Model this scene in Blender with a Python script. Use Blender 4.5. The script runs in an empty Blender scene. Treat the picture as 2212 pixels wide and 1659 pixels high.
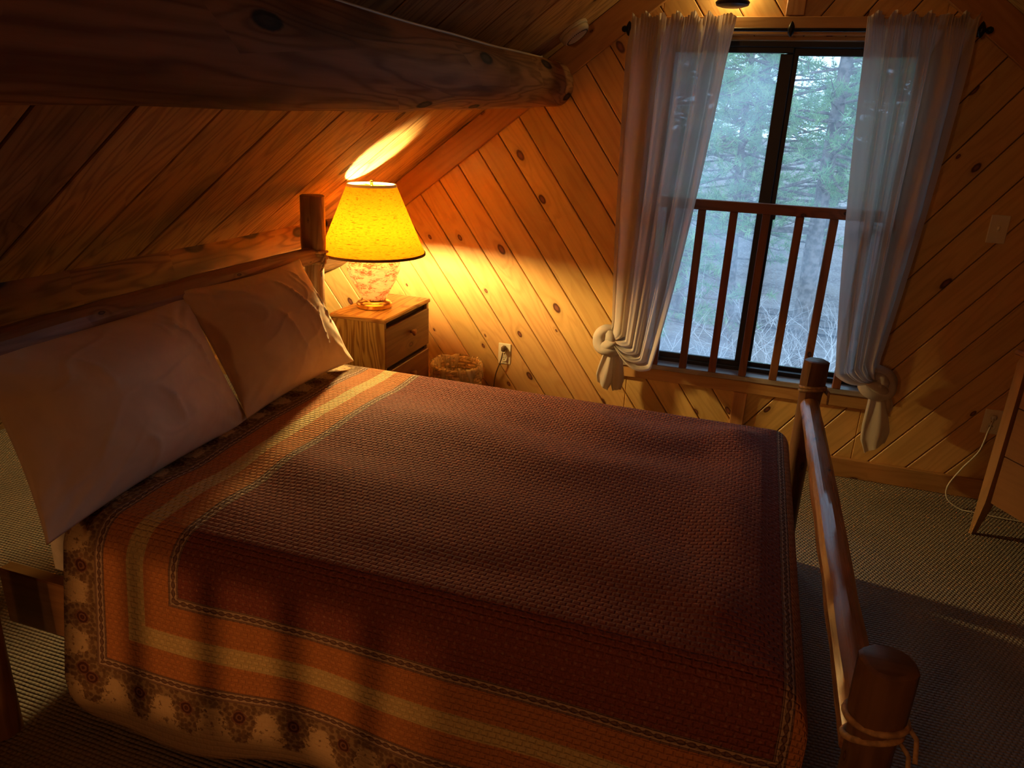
import bpy, math, random
from mathutils import Vector, Matrix, noise as mnoise
random.seed(7)
V = Vector
sc = bpy.context.scene
COL = sc.collection
PI = math.pi

# ------------------------------------------------------------------ helpers
class MB:
    """collects faces with metric UVs and a per-piece random value"""
    def __init__(s):
        s.v = []; s.f = []; s.uv = []; s.r = []
        s.rnd = random.random()
    def piece(s): s.rnd = random.random(); return s
    def add(s, vs, fs, uvs):
        b = len(s.v); s.v.extend([tuple(v) for v in vs])
        for f, u in zip(fs, uvs):
            s.f.append([b+i for i in f]); s.uv.append(u); s.r.append(s.rnd)
    def box(s, c, size, R=None, bev=0.0, grain=None, new=True):
        if new: s.piece()
        c = V(c); h = [x/2 for x in size]
        g = grain if grain is not None else max(range(3), key=lambda i: size[i])
        R = R or Matrix.Identity(3)
        if bev <= 0:
            vs = [V((x*h[0], y*h[1], z*h[2])) for x in (-1, 1) for y in (-1, 1) for z in (-1, 1)]
            fs = [(0,1,3,2),(4,6,7,5),(0,4,5,1),(2,3,7,6),(0,2,6,4),(1,5,7,3)]
        else:
            b = min(bev, min(h)*.9); vs = []; idx = {}
            for x in (-1, 1):
                for y in (-1, 1):
                    for z in (-1, 1):
                        sg = (x, y, z)
                        for a in range(3):
                            p = [sg[i]*(h[i] if i == a else h[i]-b) for i in range(3)]
                            idx[(x, y, z, a)] = len(vs); vs.append(V(p))
            fs = []
            for a in range(3):
                o = [i for i in range(3) if i != a]
                for sgn in (-1, 1):
                    q = []
                    for (p1, p2) in ((-1,-1),(1,-1),(1,1),(-1,1)):
                        k = [0,0,0]; k[a] = sgn; k[o[0]] = p1; k[o[1]] = p2
                        q.append(idx[(*k, a)])
                    fs.append(q)
            for a in range(3):
                for b2 in range(a+1, 3):
                    c2 = 3-a-b2
                    for s1 in (-1, 1):
                        for s2 in (-1, 1):
                            q = []
                            for (cc, ax) in ((-1,a),(1,a),(1,b2),(-1,b2)):
                                k = [0,0,0]; k[a] = s1; k[b2] = s2; k[c2] = cc
                                q.append(idx[(*k, ax)])
                            fs.append(q)
            for x in (-1, 1):
                for y in (-1, 1):
                    for z in (-1, 1): fs.append([idx[(x,y,z,a)] for a in range(3)])
        out = []; us = []
        o2 = [i for i in range(3) if i != g]
        for f in fs:
            pts = [vs[i] for i in f]
            n = (pts[1]-pts[0]).cross(pts[2]-pts[0]); ce = sum(pts, V())/len(pts)
            if n.dot(ce) < 0: f = list(reversed(f)); pts.reverse(); n = -n
            ax = max(range(3), key=lambda i: abs(n[i]))
            if ax == g: us.append([(p[o2[0]], p[o2[1]]) for p in pts])
            else:
                w = [i for i in range(3) if i != g and i != ax][0]
                us.append([(p[g], p[w]+.37*ax) for p in pts])
            out.append(f)
        s.add([c+R@v for v in vs], out, us); return s
    def tube(s, pts, rad, seg=12, caps=True, wob=0.0, freq=3.0, seed=0., flat=0.0, new=True, cham=0.0, squash=None):
        """tube along pts; wob = radial noise, flat = facet strength"""
        if new: s.piece()
        pts = [V(p) for p in pts]; n = len(pts)
        rad = rad if isinstance(rad, (list, tuple)) else [rad]*n
        t0 = (pts[1]-pts[0]).normalized()
        up = V((0,0,1)) if abs(t0.z) < .9 else V((0,1,0))
        a = t0.cross(up).normalized(); b = a.cross(t0).normalized()
        rings = []; L = 0; Ls = []
        for i, p in enumerate(pts):
            if i: L += (p-pts[i-1]).length
            Ls.append(L)
            t = (pts[min(i+1, n-1)]-pts[max(i-1, 0)]).normalized()
            a = (a-t*a.dot(t)).normalized(); b = t.cross(a).normalized()
            ring = []
            for k in range(seg):
                th = 2*PI*k/seg; d = a*math.cos(th)+b*math.sin(th); r = rad[i]
                if wob: r *= 1+wob*mnoise.noise(V((math.cos(th)*1.3+seed, math.sin(th)*1.3, L*freq)))
                if flat: r *= 1-flat*abs(math.sin(th*3+seed+L*1.2))
                if squash: d = d*1.0; d.x *= squash[0]; d.y *= squash[1]; d.z *= squash[2]
                ring.append(p+d*r)
            rings.append(ring)
        if caps and cham:
            def shr(ring, p, t): return [p+(q-p)*(1-cham/max(1e-6, (q-p).length)) + t*cham*.7 for q in ring]
            t = (pts[0]-pts[1]).normalized(); rings.insert(0, shr(rings[0], pts[0], t)); Ls.insert(0, -cham)
            t = (pts[-1]-pts[-2]).normalized(); rings.append(shr(rings[-1], pts[-1], t)); Ls.append(Ls[-1]+cham)
        vs = [q for r in rings for q in r]; fs = []; us = []
        for i in range(len(rings)-1):
            for k in range(seg):
                k2 = (k+1) % seg
                fs.append((i*seg+k, i*seg+k2, (i+1)*seg+k2, (i+1)*seg+k))
                c = 2*PI*max(rad)/seg
                us.append([(Ls[i], k*c), (Ls[i], (k+1)*c), (Ls[i+1], (k+1)*c), (Ls[i+1], k*c)])
        if caps:
            m = (len(rings)-1)*seg
            fs.append(tuple(reversed(range(seg)))); fs.append(tuple(range(m, m+seg)))
            cu = [(.03*math.cos(2*PI*k/seg), .03*math.sin(2*PI*k/seg)) for k in range(seg)]
            us.append(list(reversed(cu))); us.append(cu)
        s.add(vs, fs, us); return s
    def lathe(s, prof, c=(0,0,0), seg=32, close=False, axis=None, wob=None):
        """prof: list of (r, z)"""
        s.piece(); c = V(c); vs = []; fs = []; us = []
        R = axis.to_3x3() if axis is not None else Matrix.Identity(3)
        for j, (r, z) in enumerate(prof):
            for k in range(seg):
                th = 2*PI*k/seg
                rr, zz = (r, z) if wob is None else wob(r, z, th, j)
                vs.append(c+R@V((rr*math.cos(th), rr*math.sin(th), zz)))
        m = len(prof); L = [0]
        for j in range(1, m): L.append(L[-1]+math.hypot(prof[j][0]-prof[j-1][0], prof[j][1]-prof[j-1][1]))
        rm = max(p[0] for p in prof)
        for j in range(m if close else m-1):
            j2 = (j+1) % m
            for k in range(seg):
                k2 = (k+1) % seg; w = 2*PI*rm/seg
                fs.append((j*seg+k, j*seg+k2, j2*seg+k2, j2*seg+k))
                l2 = L[j2] if j2 else L[-1]+.01
                us.append([(k*w, L[j]), ((k+1)*w, L[j]), ((k+1)*w, l2), (k*w, l2)])
        s.add(vs, fs, us); return s
    def grid(s, fn, nu, nv, uvf=None, new=True):
        if new: s.piece()
        vs = [fn(i/nu, j/nv) for j in range(nv+1) for i in range(nu+1)]
        fs = []; us = []; uvf = uvf or (lambda a, b: (a, b))
        for j in range(nv):
            for i in range(nu):
                q = (j*(nu+1)+i, j*(nu+1)+i+1, (j+1)*(nu+1)+i+1, (j+1)*(nu+1)+i)
                fs.append(q); us.append([uvf(i/nu, j/nv), uvf((i+1)/nu, j/nv), uvf((i+1)/nu, (j+1)/nv), uvf(i/nu, (j+1)/nv)])
        s.add(vs, fs, us); return s
    def prism(s, poly, O_, e1, e2, n, t0, t1, ang=0., cham=.003):
        """convex polygon in (e1,e2) extruded from t0 to t1 along n, chamfered front; grain at angle ang"""
        s.piece(); ins = inset(poly, cham) or poly
        m = len(poly); ca, sa = math.cos(ang), math.sin(ang)
        P3 = lambda p, t: O_+e1*p[0]+e2*p[1]+n*t
        vs = [P3(p, t0) for p in poly]+[P3(p, t1-cham) for p in poly]+[P3(p, t1) for p in ins]
        uv = lambda p: (p[0]*ca+p[1]*sa, -p[0]*sa+p[1]*ca)
        fs = [tuple(range(2*m, 3*m))]; us = [[uv(p) for p in ins]]
        for i in range(m):
            j = (i+1) % m
            fs.append((i, j, m+j, m+i)); us.append([uv(poly[i]), uv(poly[j]), uv(poly[j]), uv(poly[i])])
            fs.append((m+i, m+j, 2*m+j, 2*m+i)); us.append([uv(poly[i]), uv(poly[j]), uv(ins[j]), uv(ins[i])])
        if e1.cross(e2).dot(n) < 0: fs = [tuple(reversed(f)) for f in fs]; us = [list(reversed(u)) for u in us]
        s.add(vs, fs, us)
    def build(s, name, mat, parent=None, smooth=None, local=False):
        me = bpy.data.meshes.new(name); me.from_pydata(s.v, [], s.f)
        uvl = me.uv_layers.new(name='UVMap')
        flat = [c for u in s.uv for p in u for c in p]
        uvl.data.foreach_set('uv', flat)
        at = me.attributes.new('rnd', 'FLOAT', 'FACE'); at.data.foreach_set('value', s.r)
        if smooth is not None:
            me.polygons.foreach_set('use_smooth', [True]*len(me.polygons))
            if smooth < 180: me.set_sharp_from_angle(angle=math.radians(smooth))
        me.update()
        o = bpy.data.objects.new(name, me); COL.objects.link(o)
        if mat: me.materials.append(mat)
        if parent:
            o.parent = parent
            if parent.type == 'EMPTY' and not local: o.matrix_parent_inverse = Matrix.Translation(-parent.location)
        return o

def inset(poly, d):
    m = len(poly); out = []
    ar = sum(poly[i][0]*poly[(i+1) % m][1]-poly[(i+1) % m][0]*poly[i][1] for i in range(m))
    sg = 1 if ar > 0 else -1
    for i in range(m):
        p0, p1, p2 = poly[i-1], poly[i], poly[(i+1) % m]
        a = V((p1[0]-p0[0], p1[1]-p0[1])); b = V((p2[0]-p1[0], p2[1]-p1[1]))
        if a.length < 1e-6 or b.length < 1e-6: return None
        a.normalize(); b.normalize()
        n1 = V((-a.y, a.x))*sg; n2 = V((-b.y, b.x))*sg
        k = 1+n1.dot(n2)
        if k < .15: k = .15
        q = (n1+n2)/k*d
        out.append((p1[0]+q.x, p1[1]+q.y))
    return out
def clip(poly, nx, nz, c):
    """keep the side nx*x+nz*z <= c"""
    out = []
    for i in range(len(poly)):
        a, b = poly[i-1], poly[i]
        da = nx*a[0]+nz*a[1]-c; db = nx*b[0]+nz*b[1]-c
        if (da < 0) != (db < 0):
            t = da/(da-db); out.append((a[0]+(b[0]-a[0])*t, a[1]+(b[1]-a[1])*t))
        if db < 0: out.append(b)
    q = []
    for p in out:
        if not q or abs(p[0]-q[-1][0])+abs(p[1]-q[-1][1]) > 1e-4: q.append(p)
    if len(q) > 1 and abs(q[0][0]-q[-1][0])+abs(q[0][1]-q[-1][1]) < 1e-4: q.pop()
    return q
def poly_area(p): return abs(sum(p[i-1][0]*p[i][1]-p[i][0]*p[i-1][1] for i in range(len(p))))/2 if len(p) > 2 else 0

def tag(o, label=None, cat=None, group=None, kind=None):
    if label: o['label'] = label
    if cat: o['category'] = cat
    if group: o['group'] = group
    if kind: o['kind'] = kind
    return o
def thing(name, loc, label, cat, group=None, kind=None):
    o = bpy.data.objects.new(name, None); COL.objects.link(o); o.location = loc; o.empty_display_size = .05
    return tag(o, label, cat, group, kind)
def catmull(pts, k=8):
    pts = [V(p) for p in pts]; out = []
    for i in range(len(pts)-1):
        p0 = pts[max(i-1, 0)]; p1 = pts[i]; p2 = pts[i+1]; p3 = pts[min(i+2, len(pts)-1)]
        for j in range(k):
            t = j/k
            out.append(.5*((2*p1)+(p2-p0)*t+(2*p0-5*p1+4*p2-p3)*t*t+(3*p1-p0-3*p2+p3)*t**3))
    out.append(pts[-1]); return out
def lerp(a, b, t): return a+(b-a)*t
def sstep(a, b, x):
    t = min(1, max(0, (x-a)/(b-a))); return t*t*(3-2*t)

# ------------------------------------------------------------------ materials
class M:
    def __init__(s, name):
        s.m = bpy.data.materials.new(name); s.m.use_nodes = True
        s.t = s.m.node_tree; s.t.nodes.clear()
        s.out = s.t.nodes.new('ShaderNodeOutputMaterial')
    def n(s, typ, ins=None, **props):
        nd = s.t.nodes.new('ShaderNode'+typ)
        for k, v in props.items(): setattr(nd, k, v)
        for k, v in (ins or {}).items(): s.set(nd.inputs[k], v)
        return nd
    def set(s, sock, v):
        if isinstance(v, bpy.types.NodeSocket): s.t.links.new(v, sock)
        elif isinstance(v, bpy.types.Node): s.t.links.new(v.outputs[0], sock)
        else:
            if isinstance(v, (tuple, list)) and len(v) == 3 and len(sock.default_value) == 4: v = (*v, 1)
            sock.default_value = v
    def math(s, op, a, b=None, c=None, clamp=False):
        nd = s.t.nodes.new('ShaderNodeMath'); nd.operation = op; nd.use_clamp = clamp
        s.set(nd.inputs[0], a)
        if b is not None: s.set(nd.inputs[1], b)
        if c is not None: s.set(nd.inputs[2], c)
        return nd.outputs[0]
    def mix(s, f, a, b, blend='MIX'):
        nd = s.t.nodes.new('ShaderNodeMix'); nd.data_type = 'RGBA'; nd.blend_type = blend
        s.set(nd.inputs[0], f); s.set(nd.inputs[6], a); s.set(nd.inputs[7], b); return nd.outputs[2]
    def mapr(s, x, a, b, c=0., d=1., smooth=True):
        nd = s.t.nodes.new('ShaderNodeMapRange'); nd.interpolation_type = 'SMOOTHSTEP' if smooth else 'LINEAR'
        s.set(nd.inputs[0], x)
        for i, v in enumerate((a, b, c, d)): s.set(nd.inputs[i+1], v)
        return nd.outputs[0]
    def uv(s):
        nd = s.n('UVMap'); nd.uv_map = 'UVMap'
        sp = s.n('SeparateXYZ', {0: nd.outputs[0]}); return sp.outputs[0], sp.outputs[1]
    def vec(s, x, y, z=0.):
        return s.n('CombineXYZ', {0: x, 1: y, 2: z}).outputs[0]
    def rnd(s):
        nd = s.n('Attribute'); nd.attribute_name = 'rnd'; return nd.outputs['Fac']
    def noise(s, vec, scale=1., detail=3., rough=.5, dist=0.):
        nd = s.n('TexNoise', {'Vector': vec, 'Scale': scale, 'Detail': detail, 'Roughness': rough, 'Distortion': dist}); return nd.outputs[0]
    def bsdf(s, col, rough=.6, bump=None, bstr=.3, bdist=.002, spec=.4, **kw):
        p = s.n('BsdfPrincipled', {'Base Color': col, 'Roughness': rough, 'Specular IOR Level': spec})
        for k, v in kw.items(): s.set(p.inputs[k.replace('_', ' ')], v)
        if bump is not None:
            b = s.n('Bump', {'Height': bump, 'Strength': bstr, 'Distance': bdist}); s.set(p.inputs['Normal'], b.outputs[0])
        s.t.links.new(p.outputs[0], s.out.inputs[0]); return p

def wood(name, light, dark, knot=(.10, .03, .012), kd=1.0, ksel=.55, ksize=.085, ring=26., rough=.45, tint=.22, bump=.25,
         streak=.5, fine=60., stain=0.0, spec=.4, ku=3.4, kv=6.5):
    m = M(name); u0, v0 = m.uv(); r = m.rnd()
    u = m.math('MULTIPLY_ADD', r, 37.3, u0); v = m.math('MULTIPLY_ADD', r, 13.7, v0)
    vo = m.n('TexVoronoi', {'Vector': m.vec(m.math('MULTIPLY', u, ku*kd), m.math('MULTIPLY', v, kv*kd)), 'Scale': 1., 'Randomness': .9}, voronoi_dimensions='2D')
    d = vo.outputs['Distance']; cs = m.n('SeparateColor', {0: vo.outputs['Color']})
    sel = m.math('GREATER_THAN', cs.outputs[0], ksel)
    size = m.math('MULTIPLY_ADD', cs.outputs[1], ksize, ksize*.35)
    dn = m.math('MULTIPLY_ADD', m.noise(m.vec(u, v), 45., 2.), .03, m.math('SUBTRACT', d, .015))
    rel = m.math('DIVIDE', dn, size)
    km = m.math('MULTIPLY', sel, m.mapr(rel, .75, 1.05, 1., 0.))
    near = m.math('MULTIPLY', sel, m.math('POWER', 2.718, m.math('MULTIPLY', rel, -.55)))
    low = m.noise(m.vec(m.math('MULTIPLY', u, .9), m.math('MULTIPLY', v, 7.), m.math('MULTIPLY', r, 9.)), 1., 2.5, .5, .3)
    fld = m.math('ADD', m.math('MULTIPLY', low, ring*.42), m.math('MULTIPLY', near, 2.3))
    rs = m.math('SINE', m.math('MULTIPLY', fld, 6.283))
    rs = m.math('POWER', m.math('MULTIPLY_ADD', rs, .5, .5), 2.2)
    fs = m.noise(m.vec(m.math('MULTIPLY', u, 3.), m.math('MULTIPLY', v, fine*2), r), 1., 4., .6)
    fac = m.math('MULTIPLY_ADD', rs, streak, m.math('MULTIPLY', m.math('SUBTRACT', fs, .35), .75), clamp=True)
    col = m.mix(fac, light, dark)
    big = m.noise(m.vec(m.math('MULTIPLY', u, 1.6), m.math('MULTIPLY', v, 5.), r), 1., 2.)
    if stain: col = m.mix(m.math('MULTIPLY', m.mapr(big, .52, .72), stain), col, tuple(c*.55 for c in dark))
    tf = m.math('MULTIPLY_ADD', m.math('SUBTRACT', m.math('FRACT', m.math('MULTIPLY', r, 7.77)), .5), tint*2, 1.)
    hs = m.n('HueSaturation', {'Hue': m.math('MULTIPLY_ADD', m.math('SUBTRACT', m.math('FRACT', m.math('MULTIPLY', r, 3.31)), .5), .018, .5), 'Saturation': 1., 'Value': tf, 'Fac': 1., 'Color': col})
    col = hs.outputs[0]
    kc = m.mix(m.mapr(rel, .25, .7), tuple(min(1, c*2.2+.02) for c in knot), knot)
    col = m.mix(m.math('MULTIPLY', m.math('MULTIPLY', sel, m.mapr(rel, .8, 2.2, 1., 0.)), .35), col, tuple(c*.7 for c in dark))
    col = m.mix(km, col, kc)
    h = m.math('ADD', m.math('MULTIPLY', fs, .6), m.math('MULTIPLY', rs, .25))
    m.bsdf(col, m.math('MULTIPLY_ADD', fs, .18, rough-.08), h, bump, .002, spec); return m.m

W = {}
W['wall'] = wood('pine_tongue_and_groove', (.72, .44, .15), (.52, .27, .075), ksel=.62, streak=.38, rough=.42, tint=.13)
W['trim'] = wood('pine_trim', (.55, .28, .10), (.36, .155, .045), ksel=.7, streak=.35, rough=.42, tint=.08)
W['ceil'] = wood('rough_sawn_ceiling', (.52, .315, .12), (.22, .11, .036), knot=(.05, .02, .01), ksel=.55, ksize=.10, streak=.6, rough=.7, bump=.8, stain=.55, fine=45., kd=.7, ring=34)
W['log'] = wood('peeled_log', (.50, .26, .115), (.20, .085, .034), knot=(.022, .010, .007), ksel=.45, ksize=.15, streak=.6, spec=.2, rough=.7, bump=1., stain=.75, ku=2.6, kv=6., tint=.05, fine=34.)
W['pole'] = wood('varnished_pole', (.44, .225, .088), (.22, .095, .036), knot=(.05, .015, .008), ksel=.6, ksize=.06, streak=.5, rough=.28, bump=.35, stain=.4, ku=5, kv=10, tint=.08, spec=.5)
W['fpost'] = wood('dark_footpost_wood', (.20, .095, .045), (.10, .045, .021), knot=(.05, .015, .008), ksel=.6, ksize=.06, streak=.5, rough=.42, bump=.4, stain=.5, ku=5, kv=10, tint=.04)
W['hpole'] = wood('headboard_pole', (.40, .20, .085), (.20, .085, .03), knot=(.06, .02, .01), ksel=.55, ksize=.06, streak=.55, rough=.45, bump=.4, stain=.3, ku=5, kv=10, tint=.06)
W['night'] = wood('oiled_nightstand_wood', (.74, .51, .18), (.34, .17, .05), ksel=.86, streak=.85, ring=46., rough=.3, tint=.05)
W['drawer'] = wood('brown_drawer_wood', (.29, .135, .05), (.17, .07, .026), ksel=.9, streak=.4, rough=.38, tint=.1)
W['guard'] = wood('reddish_baluster_wood', (.27, .10, .042), (.14, .045, .02), knot=(.03, .01, .008), ksel=.6, ksize=.08, streak=.5, rough=.5, tint=.12, ku=6, kv=9)
W['dresser'] = wood('tan_dresser_wood', (.40, .20, .085), (.28, .125, .05), ksel=.98, streak=.3, rough=.4, tint=.02)
W['dresserd'] = wood('dresser_drawer_wood', (.27, .105, .042), (.19, .07, .028), ksel=.98, streak=.25, rough=.4, tint=.03)
W['lumber'] = wood('weathered_lumber', (.20, .17, .15), (.10, .085, .075), ksel=.8, rough=.8)

def simple(name, col, rough=.5, metal=0., spec=.5, nz=0., nscale=30., **kw):
    m = M(name)
    c = col
    if nz:
        tc = m.n('TexCoord'); f = m.noise(tc.outputs['Object'], nscale, 3.)
        c = m.mix(m.mapr(f, .3, .7), tuple(x*(1-nz) for x in col), tuple(min(1, x*(1+nz)) for x in col))
    m.bsdf(c, rough, None, spec=spec, Metallic=metal, **kw); return m.m
BLACK = simple('bronze_window_frame', (.018, .017, .017), .45, .0)
IRON = simple('black_iron', (.02, .018, .016), .4, .6, nz=.4)
GROOVE = simple('dark_groove', (.03, .012, .006), .9)
IVORY = simple('ivory_plastic', (.85, .74, .52), .35)
IVORYD = simple('dark_slot', (.03, .025, .02), .6)
BRASS = simple('polished_brass', (.80, .52, .17), .22, 1., nz=.1)
CORDW = simple('white_cord', (.70, .62, .50), .45)
CORDB = simple('brown_lamp_cord', (.13, .07, .03), .45)
ROPE = simple('rawhide_lashing', (.45, .27, .12), .7, nz=.3, nscale=80)
DETW = simple('cream_detector_plastic', (.62, .52, .38), .45)
WHITEP = simple('white_shade_trim', (.8, .74, .6), .6)
BROWNB = simple('brown_trim_binding', (.10, .045, .015), .7)

# ------------------------------------------------------------------ calibrated camera
f_px = 1569.93
yaw, pitch, roll = .3068, .3412, .0440
CAM = V((.5062, -3.5348, 1.5299))
fw = V((-math.sin(yaw)*math.cos(pitch), math.cos(yaw)*math.cos(pitch), -math.sin(pitch)))
rt = V((math.cos(yaw), math.sin(yaw), 0)); up = rt.cross(fw)
r2 = rt*math.cos(roll)+up*math.sin(roll); u2 = up*math.cos(roll)-rt*math.sin(roll)
cd = bpy.data.cameras.new('camera'); co = bpy.data.objects.new('camera', cd); COL.objects.link(co)
co.matrix_world = Matrix(((r2.x, u2.x, -fw.x, CAM.x), (r2.y, u2.y, -fw.y, CAM.y), (r2.z, u2.z, -fw.z, CAM.z), (0, 0, 0, 1)))
cd.sensor_width = 36.; cd.lens = f_px*36/2212; cd.clip_start = .02; cd.clip_end = 200
sc.camera = co

# ------------------------------------------------------------------ room dimensions
XC = .547; SL = .7627; Z0 = 2.628            # ridge line x, roof slope, height of the ceiling at the ridge
XL = XC-Z0/SL; XR = XC+Z0/SL                 # where the roof meets the floor
YB = 0.0; YF = -6.2; YL = -4.1               # gable wall, far end of the house, edge of the loft floor
def zc(x): return Z0-SL*abs(x-XC)
SN = 1/math.hypot(1, SL)                     # cos of the roof angle
WX0, WX1, WZ0, WZ1 = 0.0, 1.105, .435, 1.93  # window opening

def S(o): return tag(o, kind='structure')

# floor with carpet
def carpet():
    m = M('cord_carpet'); tc = m.n('TexCoord'); sp = m.n('SeparateXYZ', {0: tc.outputs['Object']})
    x, y = sp.outputs[0], sp.outputs[1]
    wob = m.math('MULTIPLY', m.math('SUBTRACT', m.noise(tc.outputs['Object'], 9., 2.), .5), .006)
    row = m.math('MULTIPLY', m.math('ADD', y, wob), 1/.012)
    ri = m.math('FLOOR', row); rf = m.math('SUBTRACT', m.math('FRACT', row), .5)
    ph = m.math('MULTIPLY', ri, .5)
    cf = m.math('SUBTRACT', m.math('FRACT', m.math('MULTIPLY_ADD', x, 1/.014, ph)), .5)
    hh = m.math('SUBTRACT', 1., m.math('ADD', m.math('MULTIPLY', m.math('MULTIPLY', rf, rf), 2.6), m.math('MULTIPLY', m.math('MULTIPLY', cf, cf), 2.4)))
    n2 = m.noise(tc.outputs['Object'], 160., 2.)
    big = m.noise(tc.outputs['Object'], 2.2, 3.)
    c = m.mix(m.math('MULTIPLY_ADD', n2, .6, m.math('MULTIPLY', hh, .4), clamp=True), (.22, .168, .128), (.45, .365, .28))
    c = m.mix(m.mapr(big, .5, .75, 0., .25), c, (.14, .105, .07))
    m.bsdf(c, .95, m.math('MULTIPLY_ADD', n2, .35, hh), 1., .005, .1); return m.m
CARPET = carpet()
mb = MB(); mb.box(((XL+XR)/2, (YL-.0)/2, -.06), (XR-XL, -YL, .12))
S(mb.build('floor', CARPET))

# gable wall of diagonal boards
BW = .1305; BANG = math.radians(53.7)
def gable_boards():
    mb = MB(); O_ = V((0, 0, 0)); e1 = V((1, 0, 0)); e2 = V((0, 0, 1)); n = V((0, -1, 0))
    zt = lambda x: zc(x)+.0
    regs = []
    regs.append(([(XL, 0), (WX0, 0), (WX0, zt(WX0)), (XL, 0.001)], -1))
    regs.append(([(WX0, 0), (XC, 0), (XC, WZ0), (WX0, WZ0)], -1))
    regs.append(([(WX0, WZ1), (XC, WZ1), (XC, zt(XC)), (WX0, zt(WX0))], -1))
    regs.append(([(XC, 0), (WX1, 0), (WX1, WZ0), (XC, WZ0)], 1))
    regs.append(([(XC, WZ1), (WX1, WZ1), (WX1, zt(WX1)), (XC, zt(XC))], 1))
    regs.append(([(WX1, 0), (XR, 0), (XR, 0.001), (WX1, zt(WX1))], 1))
    rv = {}
    for reg, sd in regs:
        for k in range(-30, 40):
            # offset measured along the board normal
            if sd < 0: nx, nz, ph = math.sin(BANG), math.cos(BANG), .024
            else: nx, nz, ph = -math.sin(BANG), math.cos(BANG), -.016-2*XC*math.sin(BANG)
            a = ph+k*BW; b = a+BW
            p = clip(reg, nx, nz, b-.0018); p = clip(p, -nx, -nz, -(a+.0018)) if len(p) > 2 else p
            if len(p) < 3 or poly_area(p) < 2e-4: continue
            mb.prism(p, O_, e1, e2, n, -.012, 0, ang=(-BANG if sd < 0 else BANG), cham=.0035)
            key = (sd, k)
            if key not in rv: rv[key] = random.random()
            for i in range(len(mb.r)-1, -1, -1):
                if mb.r[i] == mb.rnd: mb.r[i] = rv[key]
                else: break
    return mb
wall = S(gable_boards().build('wall_back', W['wall']))
# masonry/sheathing behind the boards (gives the dark joints and closes the wall)
mb = MB()
def sheath(p):
    mb.piece(); vs = [(x, y, z) for y in (.0115, .16) for x, z in p]; m = len(p)
    fs = [tuple(range(m)), tuple(reversed(range(m, 2*m)))]+[(i, m+i, m+(i+1) % m, (i+1) % m) for i in range(m)]
    mb.add(vs, fs, [[(0, 0)]*len(f) for f in fs])
for p in ([(XL-.1, -.1), (WX0, -.1), (WX0, zc(WX0)+.1), (XL-.1, .0)], [(WX0, -.1), (WX1, -.1), (WX1, WZ0), (WX0, WZ0)],
          [(WX0, WZ1), (WX1, WZ1), (WX1, zc(WX1)+.1), (XC, Z0+.1), (WX0, zc(WX0)+.1)], [(WX1, -.1), (XR+.1, -.1), (XR+.1, 0), (WX1, zc(WX1)+.1)]):
    sheath(p)
mb.build('sheathing', GROOVE, wall)

# sloped ceilings
def ceiling(side, seams, name):
    mb = MB(); e1 = V((side*SN, 0, -side*side*SL*SN)) if side > 0 else V((-SN, 0, -SL*SN))
    O_ = V((XC, 0, Z0)); e2 = V((0, 1, 0)); n = V((-side*SL*SN, 0, -SN)) if side > 0 else V((SL*SN, 0, -SN))
    L = Z0/SL/SN
    for i in range(len(seams)-1):
        y0, y1 = seams[i]+.0032, seams[i+1]-.0032
        mb.prism([(0, y0), (L, y0), (L, y1), (0, y1)], O_, e1, e2, n, -.02, random.uniform(-.002, .0015), ang=0., cham=.003)
    o = S(mb.build(name, W['ceil']))
    b = MB(); b.piece()
    q = [(0, YF), (L+.2, YF), (L+.2, .16), (0, .16)]
    vs = [O_+e1*p[0]+e2*p[1]-n*t for t in (.018, .10) for p in q]
    fs = [(0, 1, 2, 3), (7, 6, 5, 4), (0, 4, 5, 1), (1, 5, 6, 2), (2, 6, 7, 3), (3, 7, 4, 0)]
    b.add(vs, fs, [[(0, 0)]*4]*6); b.build('roof_deck', GROOVE, o); return o
ls = [-.055, -.33, -.605, -.908, -1.228, -1.52, -1.815, -2.104, -2.363, -2.655]
y = ls[-1]
while y > YF: y -= random.uniform(.26, .31); ls.append(y)
ls[0] = 0.
ceiling(-1, list(reversed(ls)), 'ceiling_left')
rs_ = [0.]; y = 0
while y > YF: y -= random.uniform(.26, .31); rs_.append(y)
ceiling(1, list(reversed(rs_)), 'ceiling_right')

# far end of the house and the stairwell under the loft (behind the camera)
pl = simple('stairwell_pine_wall', (.30, .15, .06), .6, nz=.2, nscale=3)
mb = MB(); mb.box(((XL+XR)/2, YF-.05, .2), (XR-XL+1, .1, 5.6)); S(mb.build('wall_front', pl))
mb = MB(); mb.box(((XL+XR)/2, (YL+YF)/2, -2.65), (XR-XL+1, YL-YF, .1)); S(mb.build('floor_stairwell', pl))
mb = MB(); mb.box((XL-.05, (YL+YF)/2, -1.3), (.1, YL-YF, 2.6)); S(mb.build('wall_left_stairwell', pl))
mb = MB(); mb.box((XR+.05, (YL+YF)/2, -1.3), (.1, YL-YF, 2.6)); S(mb.build('wall_right_stairwell', pl))
mb = MB(); mb.box(((XL+XR)/2, YL+.05, -1.36), (XR-XL, .1, 2.48)); S(mb.build('wall_back_stairwell', pl))

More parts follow.
